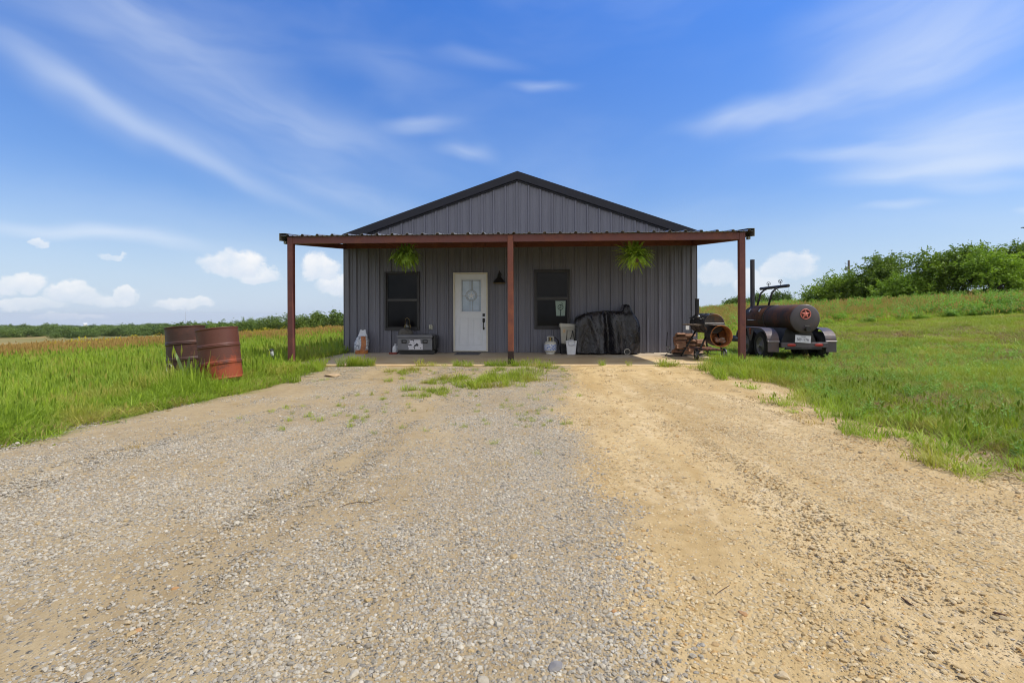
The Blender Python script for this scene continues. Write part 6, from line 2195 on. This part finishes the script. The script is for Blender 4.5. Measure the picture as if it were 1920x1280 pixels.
def crown_mesh(name, m, lobes, n_spray, n_leaf, leaf, seed, spray_len=.7, droop=.5, shell=.5, up=.35):
    """leaf quads set along many short twigs that fan outward from a few uneven lobes"""
    g = np.random.default_rng(seed)
    lob = np.array(lobes, float)                       # cx, cy, cz, rx, ry, rz, weight
    w = lob[:, 6] / lob[:, 6].sum()
    k = g.choice(len(lob), n_spray, p=w)
    d = g.standard_normal((n_spray, 3))
    d[:, 2] = d[:, 2] * .9 + .15
    d /= np.linalg.norm(d, axis=1)[:, None]
    rad = shell + (1 - shell) * g.random(n_spray) ** .6
    rad *= 1 + .16 * g.standard_normal(n_spray)
    base = lob[k, :3] + d * lob[k, 3:6] * rad[:, None]
    dirs = d * .8 + g.standard_normal((n_spray, 3)) * .45 + np.array([0, 0, up])
    dirs /= np.linalg.norm(dirs, axis=1)[:, None]
    L = spray_len * (.5 + .9 * g.random(n_spray))
    u = g.random((n_spray, n_leaf))
    P = base[:, None] + dirs[:, None] * (L[:, None] * u)[..., None]
    P[..., 2] -= droop * (u ** 2) * L[:, None] * .6
    P += g.standard_normal(P.shape) * (leaf * 1.1)
    P = P.reshape(-1, 3)
    N = len(P)
    a = g.standard_normal((N, 3)); a[:, 2] *= .55; a /= np.linalg.norm(a, axis=1)[:, None]
    b = g.standard_normal((N, 3)); b -= a * (a * b).sum(1)[:, None]; b /= np.linalg.norm(b, axis=1)[:, None]
    s = leaf * (.6 + .8 * g.random(N))[:, None]
    V = np.stack([P - a * s, P + b * s * .42, P + a * s, P - b * s * .42], 1).reshape(-1, 3)
    Fc = np.arange(4 * N).reshape(-1, 4)
    return np_mesh(name, V, Fc, m), base


def trunk_mb(mb, targets, base, h, r, seed, limbs=7, stems=1):
    g = np.random.default_rng(seed)
    for s in range(stems):
        o = Vector(base) + Vector((g.normal() * r * 2 * (s > 0), g.normal() * r * 2 * (s > 0), -.15))
        top = Vector((o.x + g.normal() * h * .12, o.y + g.normal() * h * .12, base[2] + h))
        mid = (o + top) / 2 + Vector((g.normal() * h * .06, g.normal() * h * .06, 0))
        mb.tube([o, o.lerp(mid, .5), mid, mid.lerp(top, .6), top], [r * 1.25, r, r * .8, r * .5, r * .25], 8)
        for k in range(limbs):
            t = Vector(targets[g.integers(len(targets))])
            st = o.lerp(mid, .6 + .4 * g.random()) if g.random() < .6 else mid.lerp(top, g.random() * .8)
            m2 = st.lerp(t, .5) + Vector((0, 0, .08 * h))
            mb.tube([st, m2, t], [r * .42, r * .26, r * .08], 6)


def tree(name, label, loc, lobes, seed, m, n_spray=420, n_leaf=22, leaf=.085, th=2.0, tr=.09, cat='tree', group=None, stems=2, **kw):
    T = thing(name, label, cat, loc, 0, group)
    me, base = crown_mesh('crown', m, lobes, n_spray, n_leaf, leaf, seed, **kw)
    link_obj('crown', me, T)
    mb = MB()
    trunk_mb(mb, base, (0, 0, 0), th, tr, seed + 1, 9, stems)
    mb.build('trunk', BARK, T, rel=False)
    return T


def scrub():
    def place(px, yc):
        az, _ = px_dir(px, 560)
        a = math.atan((px - 960) / F)
        r = yc / math.cos(a)
        x, y = r * math.sin(az), r * math.cos(az)
        return x, y

    def lobes_px(cx, cy, yc, items):
        """lobes given in pixels around the tree's own place"""
        s = yc / F
        out = []
        X0, Y0 = place(cx, yc)
        z0 = gzs(X0, Y0)
        for px, py, rw, rh, wgt in items:
            z = CAM_H + (HOR - py) / F * yc
            out.append(((px - cx) * s, (0.3 if wgt < 1 else -.2), z - z0, rw * s * .80, rw * s * .7, rh * s * .76, wgt))
        return (X0, Y0, z0), out
    G = 'scrub trees along the top of the grassy bank'
    specs = [
        ('scrub_tree', 'leftmost scrub tree on the bank, with thin leafy twigs hanging out over the trailer', 1572, 42, LEAF_A, 61, [(1565, 551, 38, 25, 1.2), (1592, 545, 32, 24, 1.2), (1535, 563, 24, 14, .7), (1585, 562, 50, 14, .8)], dict(th=2.4)),
        ('scrub_tree', 'open-crowned scrub tree just right of the utility pole, twigs against the sky', 1648, 40, LEAF_A, 62, [(1650, 522, 34, 30, 1.2), (1665, 508, 26, 20, .8), (1630, 545, 36, 22, 1.0), (1660, 560, 40, 14, .6)], dict(th=3.0, shell=.35)),
        ('scrub_bush', 'bright green rounded bush between the two tallest scrub trees', 1718, 37, LEAF_B, 63, [(1700, 546, 30, 20, 1), (1730, 550, 32, 18, 1), (1690, 556, 40, 12, .7)], dict(th=1.8)),
        ('scrub_tree', 'tallest dark scrub tree with a branch reaching out to the left', 1795, 36, LEAF_A, 64, [(1790, 506, 46, 28, 1.4), (1830, 500, 36, 26, 1.2), (1760, 520, 34, 26, 1), (1735, 497, 24, 8, .35), (1800, 535, 60, 16, .9), (1815, 486, 26, 12, .5)], dict(th=3.2, n_spray=560, tr=.11)),
        ('scrub_bush', 'light green bush standing before the tallest scrub tree', 1860, 33.5, LEAF_B, 65, [(1862, 518, 34, 24, 1.2), (1885, 530, 34, 20, 1), (1850, 500, 22, 14, .6)], dict(th=1.8, n_spray=360)),
        ('scrub_tree', 'scrub tree at the right edge of the view, cut by the frame', 1925, 35, LEAF_A, 66, [(1915, 500, 34, 26, 1.2), (1945, 495, 34, 26, 1.1), (1900, 525, 30, 24, .9), (1930, 530, 46, 20, 1), (1905, 485, 20, 10, .4)], dict(th=3.0)),
        ('scrub_tree', 'scrub tree beyond the right edge of the view', 2020, 34, LEAF_A, 67, [(2010, 500, 44, 30, 1.2), (2050, 505, 40, 28, 1.1), (2020, 535, 60, 20, 1)], dict(th=3.0)),
    ]
    for name, label, px, yc, m, seed, it, kw in specs:
        loc, lob = lobes_px(px, 560, yc, it)
        if name == 'scrub_tree' and seed == 67:
            pass
        tree(name, label, loc, lob, seed, m, leaf=.095, n_leaf=32, spray_len=1.2, up=.55, group=G if 'beyond' not in label else G, **({'n_spray': 460, **kw}))
    # small far trees seen over the trailer and beside the post
    for px, yc, lab, it, seed in ((1384, 74, 'small dark bush on the skyline just left of the right porch post', [(1384, 570, 22, 10, 1), (1372, 573, 14, 8, .8)], 71),
                                  (1420, 74, 'small tree on the skyline behind the trailer smoke stack', [(1420, 566, 17, 14, 1), (1430, 572, 14, 9, .8)], 72),
                                  (1462, 70, 'small rounded tree on the skyline under the counterweight bar', [(1462, 563, 21, 13, 1.2), (1452, 568, 14, 10, .8), (1475, 569, 12, 8, .6)], 73)):
        loc, lob = lobes_px(px, 575, yc, it)
        tree('small_tree', lab, loc, lob, seed, LEAF_F, 240, 16, .12, 2.0, .08, spray_len=.7)


scrub()


def hedgerow():
    """single trees in the row beyond the field, then woods one could not count"""
    G = 'trees in the row beyond the field'
    sky = [(347, 601, 150), (372, 603, 140), (398, 601, 135), (420, 603, 130), (446, 599, 126), (466, 596.5, 122), (486, 597, 120), (508, 591, 112), (530, 590.5, 110), (556, 591, 108), (574, 592, 106), (594, 585, 104), (610, 592, 104), (627, 585.5, 102), (643, 589, 102), (660, 588, 100), (680, 590, 100)]
    lab = {594: 'tree with a narrow raised tip, tallest in the row left of the house', 627: 'tree with a small pointed top right beside the house corner'}
    g = np.random.default_rng(90)
    for i, (px, py, yc) in enumerate(sky):
        az, _ = px_dir(px, 600)
        r = yc / math.cos(math.atan((px - 960) / F))
        x, y = r * math.sin(az), r * math.cos(az)
        z0 = gzs(x, y)
        ztop = CAM_H + (HOR - py) / F * yc
        h = ztop - z0
        w = (1.45 + .6 * g.random()) * yc / 110
        if px in lab:
            lob = [(0, 0, h * .50, w * 1.1, w, h * .28, 1.2), (.1, 0, h * .80, w * .50, w * .5, h * .17, .5), (-w * .6, .3, h * .45, w * .7, w * .7, h * .22, .6)]
        else:
            lob = [(0, 0, h * .60, w * 1.15, w, h * .36, 1.2), (w * .8, .3, h * .50, w * .8, w * .8, h * .26, .7), (-w * .8, -.3, h * .52, w * .8, w * .8, h * .28, .7)]
        T = tree('hedgerow_tree', lab.get(px, 'round green tree in the row beyond the field, left of the house'), (x, y, z0), lob, 400 + i, LEAF_F, 190, 16, .21, h * .6, .12, 'tree', G, 1, spray_len=1.0)


hedgerow()


def woods():
    """wooded valley: the belt in the middle distance and the ridges behind it"""
    protos = []
    for i in range(6):
        g = np.random.default_rng(500 + i)
        lob = [(0, 0, .55, .42, .42, .38, 1.2), (.3, .1, .45, .3, .3, .28, .7), (-.3, -.1, .47, .3, .3, .3, .7), (0, 0, .25, .4, .4, .2, .6)]
        me, _ = crown_mesh('wood_crown', LEAF_W, lob, 120, 14, .055, 510 + i, spray_len=.22, shell=.4)
        protos.append(me)
    P, S = [], []

    def belt(n, r0, r1, a0, a1, h0, h1, thin=0.0):
        x, y = wedge(n, r0, r1, a0, a1)
        k = VNoise(77)(x / (r0 * .06), y / (r0 * .06)) > thin
        x, y = x[k], y[k]
        P.append(np.stack([x, y, gz(x, y) - .3], -1))
        h = h0 + (h1 - h0) * rng.random(len(x))
        w = h * (1.0 + .5 * rng.random(len(x)))
        S.append(np.stack([w, w, h], -1))
    belt(230, 330, 380, -58, -26, 2.6, 5.6, .25)
    belt(90, 290, 330, -45, -28, 2.4, 5.0, .35)
    belt(600, 480, 760, -60, -18, 4, 8, .62)
    belt(2200, 1250, 2600, -60, -15, 9, 14, .45)
    belt(2600, 3200, 5200, -60, 40, 14, 24, .35)
    P, S = np.concatenate(P), np.concatenate(S)
    n = len(P)
    rot = np.stack([np.zeros(n), np.zeros(n), rng.random(n) * 6.283], -1)
    scatter('woods', P, rot, S, rng.integers(0, 6, n), protos, 'distant belts of green woodland across the valley on the left', 'woods')


woods()

# ------------------------------------------------------------------ far things
def utility_pole():
    x, y, zt = at(1591, 488, 0) if False else (None, None, None)
    yc = 58
    az, el = px_dir(1591.5, 488)
    r = yc / math.cos(math.atan((1591.5 - 960) / F))
    x, y = r * math.sin(az), r * math.cos(az)
    zt = CAM_H + math.tan(el) * r
    z0 = gzs(x, y)
    T = thing('utility_pole', 'dark utility pole with a transformer rising behind the scrub trees', 'utility pole', (x, y, z0))
    wood = mat('pole_wood', (.075, .065, .058), .9, 0, .2, 4)
    MB().tube([(0, 0, -.5), (0, 0, zt - z0)], [.15, .11], 10).build('pole', wood, T, rel=False)
    MB().cyl((-.27, 0, zt - z0 - 1.2), (-.27, 0, zt - z0 - .75), .13, seg=14).box((-.14, 0, zt - z0 - 1.0), (.16, .05, .05)).build('transformer', mat('transformer_grey', (.20, .21, .22), .5), T, rel=False)
    MB().cyl((-.42, 0, zt - z0 - .42), (-.42, 0, zt - z0 - .26), .03, seg=8).tube([(0, 0, zt - z0 - .45), (-.42, 0, zt - z0 - .44)], .018, 6).cyl((-.36, 0, zt - z0 - .75), (-.36, 0, zt - z0 - .6), .025, seg=8).build('insulator', mat('insulator_grey', (.20, .20, .20), .4), T, rel=False)


utility_pole()


def radio_mast():
    az, el = px_dir(348, 584)
    r = 2600
    x, y = r * math.sin(az), r * math.cos(az)
    z0 = gzs(x, y)
    zt = CAM_H + math.tan(el) * r * .985
    T = thing('radio_mast', 'thin lattice radio mast far off on the horizon above the left drum', 'mast', (x, y, z0))
    st = mat('mast_steel', (.40, .40, .42), .6)
    mb = MB()
    H = zt - z0
    for a in (0, 2.094, 4.189):
        mb.tube([(.9 * math.cos(a), .9 * math.sin(a), 0), (.9 * math.cos(a), .9 * math.sin(a), H)], .16, 5)
    k = 0
    while k * 4 < H - 4:
        for i in range(3):
            a, b = i * 2.094, (i + 1) * 2.094
            mb.tube([(.9 * math.cos(a), .9 * math.sin(a), k * 4), (.9 * math.cos(b), .9 * math.sin(b), k * 4 + 4)], .09, 4)
        k += 1
    mb.build('lattice', st, T, rel=False)


radio_mast()


def far_shed():
    az, el = px_dir(160, 607.5)
    r = 900
    x, y = r * math.sin(az), r * math.cos(az)
    zc = CAM_H + math.tan(el) * r
    z0 = zc - 1.5
    T = thing('white_shed', 'tiny white shed far off in the valley at the left', 'shed', (x, y, z0))
    w, d, h = 2.0, 1.8, 1.3
    MB().box((0, 0, h / 2 - .75), (2 * w, 2 * d, h + 1.5)).build('wall', mat('shed_white', (.66, .66, .64), .7), T, rel=False)
    MB().prism([(-w - .3, h + .02), (w + .3, h + .02), (0, h + 1.7)], 'y', -d - .3, d + .3).build('roof', mat('shed_roof', (.55, .56, .57), .5), T, rel=False)
    T.rotation_euler = (0, 0, az)


far_shed()


def bird():
    Y = 34.0
    X, _, Z = at(1922.5, 426.8, Y)
    T = thing('bird', 'dark bird gliding at the right edge of the picture, mostly out of frame', 'bird', (X, Y, Z))
    mb = MB()
    bk = mat('dark_feathers', (.02, .022, .03), .7, 0, .2, 6)
    mb.tube([(.0, -.16, 0), (0, -.10, .005), (0, 0, .0), (0, .09, -.002), (0, .17, 0), (0, .22, 0)], [.012, .032, .045, .034, .018, .030], 10)
    for s in (-1, 1):
        pts = [(0, .03, -.03), (.16, .045, .055), (.32, .03, .045), (.42, -.02, .015)]
        chord = [.11, .10, .07, .015]
        V = []
        for (a, b, c), w in zip(pts, chord): V += [(s * a, b - w * .5, c), (s * a, b + w * .5, c - .006), (s * a, b + w * .2, c + .010)]
        Fc = []
        for i in range(3):
            for q in range(3): Fc.append((3 * i + q, 3 * i + (q + 1) % 3, 3 * i + 3 + (q + 1) % 3, 3 * i + 3 + q))
        mb.add(V, Fc, True)
    mb.build('body', bk, T, rel=False)
    T.rotation_euler = (R(8), R(-10), R(20))


bird()

# ------------------------------------------------------------------ small things on the ground
def ground_bits():
    g = np.random.default_rng(12)

    def rock(name, label, px, py, sx, sy, sz, m, grp=None, cat='stone'):
        X, Y, Z = on(px, py, GZ + .02)
        V0, F0 = ICO2
        V = V0 * (1 + .10 * g.standard_normal((len(V0), 1)))
        pl = g.standard_normal((5, 3)); pl /= np.linalg.norm(pl, axis=1)[:, None]
        for q in pl:
            dd = V @ q - .6
            V = V - np.outer(np.maximum(dd, 0), q)
        V = V * np.array([sx, sy, sz])
        me = np_mesh(name, V, F0, m)
        o = link_obj(name, me, None, (X, Y, float(drive_z(X, Y)) + sz * .25))
        tag(o, label, cat, grp)
        o.rotation_euler = (0, 0, g.random() * 3)
    pale = mat('pale_limestone', (.50, .43, .33), .9, 0, .2, 14, .5, 60)
    tan = mat('tan_flagstone', (.42, .30, .17), .9, 0, .2, 12, .5, 60)
    org = mat('orange_stone', (.38, .21, .085), .85, 0, .2, 25)
    rock('flat_stone', 'broad flat tan stone on the gravel before the left corner of the porch slab', 622, 706, .21, .16, .035, tan)
    rock('pale_stone', 'larger pale flat stone on the dirt at the edge of the mown grass', 1664, 782, .085, .05, .024, pale)
    rock('pale_stone', 'smaller pale stone on the dirt edge, right of the larger flat one', 1690, 788, .065, .035, .015, pale)
    rock('orange_stone', 'orange-brown stone lying on the tan dirt right of centre', 1394, 1146, .019, .014, .009, org)
    rock('orange_stone', 'orange stone at the seam of grey gravel and tan dirt', 1150, 1145, .015, .012, .008, org)
    rock('orange_stone', 'orange stone low on the left part of the gravel', 258, 1176, .018, .013, .009, org)
    rock('orange_stone', 'yellow-orange stone in the left gravel, above the other orange one', 328, 1097, .014, .011, .008, org)
    rock('grey_stone', 'smooth dark grey stone on the grey gravel at the bottom edge', 1042, 1250, .020, .032, .012, mat('dark_grey_stone', (.19, .178, .165), .8, 0, .2, 25))

    bk = mat('dry_bark', (.085, .045, .03), .9, 0, .3, 30, .6, 80)

    def twig(label, pts, r):
        P = []
        for px, py in pts:
            X, Y, _ = on(px, py, GZ + .03)
            P.append((X, Y, float(drive_z(X, Y)) + r * .9 + .002))
        n_ = len(P)
        rad = [r * (1 - .45 * abs(2 * i / (n_ - 1) - 1)) for i in range(n_)]
        o = MB().tube(P, rad, 7).build('twig', bk, None, loc=P[0])
        tag(o, label, 'twig', None)
    twig('short brown bark scrap on the tan dirt, left of the reddish one', [(1690, 1107), (1698, 1113), (1706, 1119), (1713, 1122)], .0042)
    twig('reddish bark scrap on the tan dirt near the right edge', [(1861, 1141), (1870, 1143), (1879, 1146), (1885, 1147)], .0048)
    twig('thin forked grey twig lying on the dirt right of centre', [(1341, 1108), (1350, 1101), (1358, 1096), (1368, 1090)], .0016)
    twig('dry brown grass wisp lying on the gravel left of centre', [(636, 948), (652, 941), (672, 937), (694, 938), (712, 930)], .0022)
    twig('dark stick fragment on the dirt below the mown edge', [(1636, 1093 - 300), (1650, 797), (1668, 795)], .006)


ground_bits()

# ------------------------------------------------------------------ the air over the valley
def haze():
    m = bpy.data.materials.new('prairie_air')
    m.use_nodes = True
    t = m.node_tree
    t.nodes.clear()
    n = NT(t)
    o = n.node('ShaderNodeOutputMaterial')
    v = n.node('ShaderNodeVolumePrincipled')
    v.inputs['Color'].default_value = (0.955, 0.98, 1.0, 1)
    v.inputs['Density'].default_value = 0.00006
    v.inputs['Anisotropy'].default_value = 0.2
    n.link(v.outputs[0], o.inputs['Volume'])
    ob = MB().box((0, 0, (-197 + 24) / 2), (18400, 18400, 221)).build('haze', m, None)
    tag(ob, 'thin summer haze in the air over the wide valley', 'haze', kind='stuff')


haze()
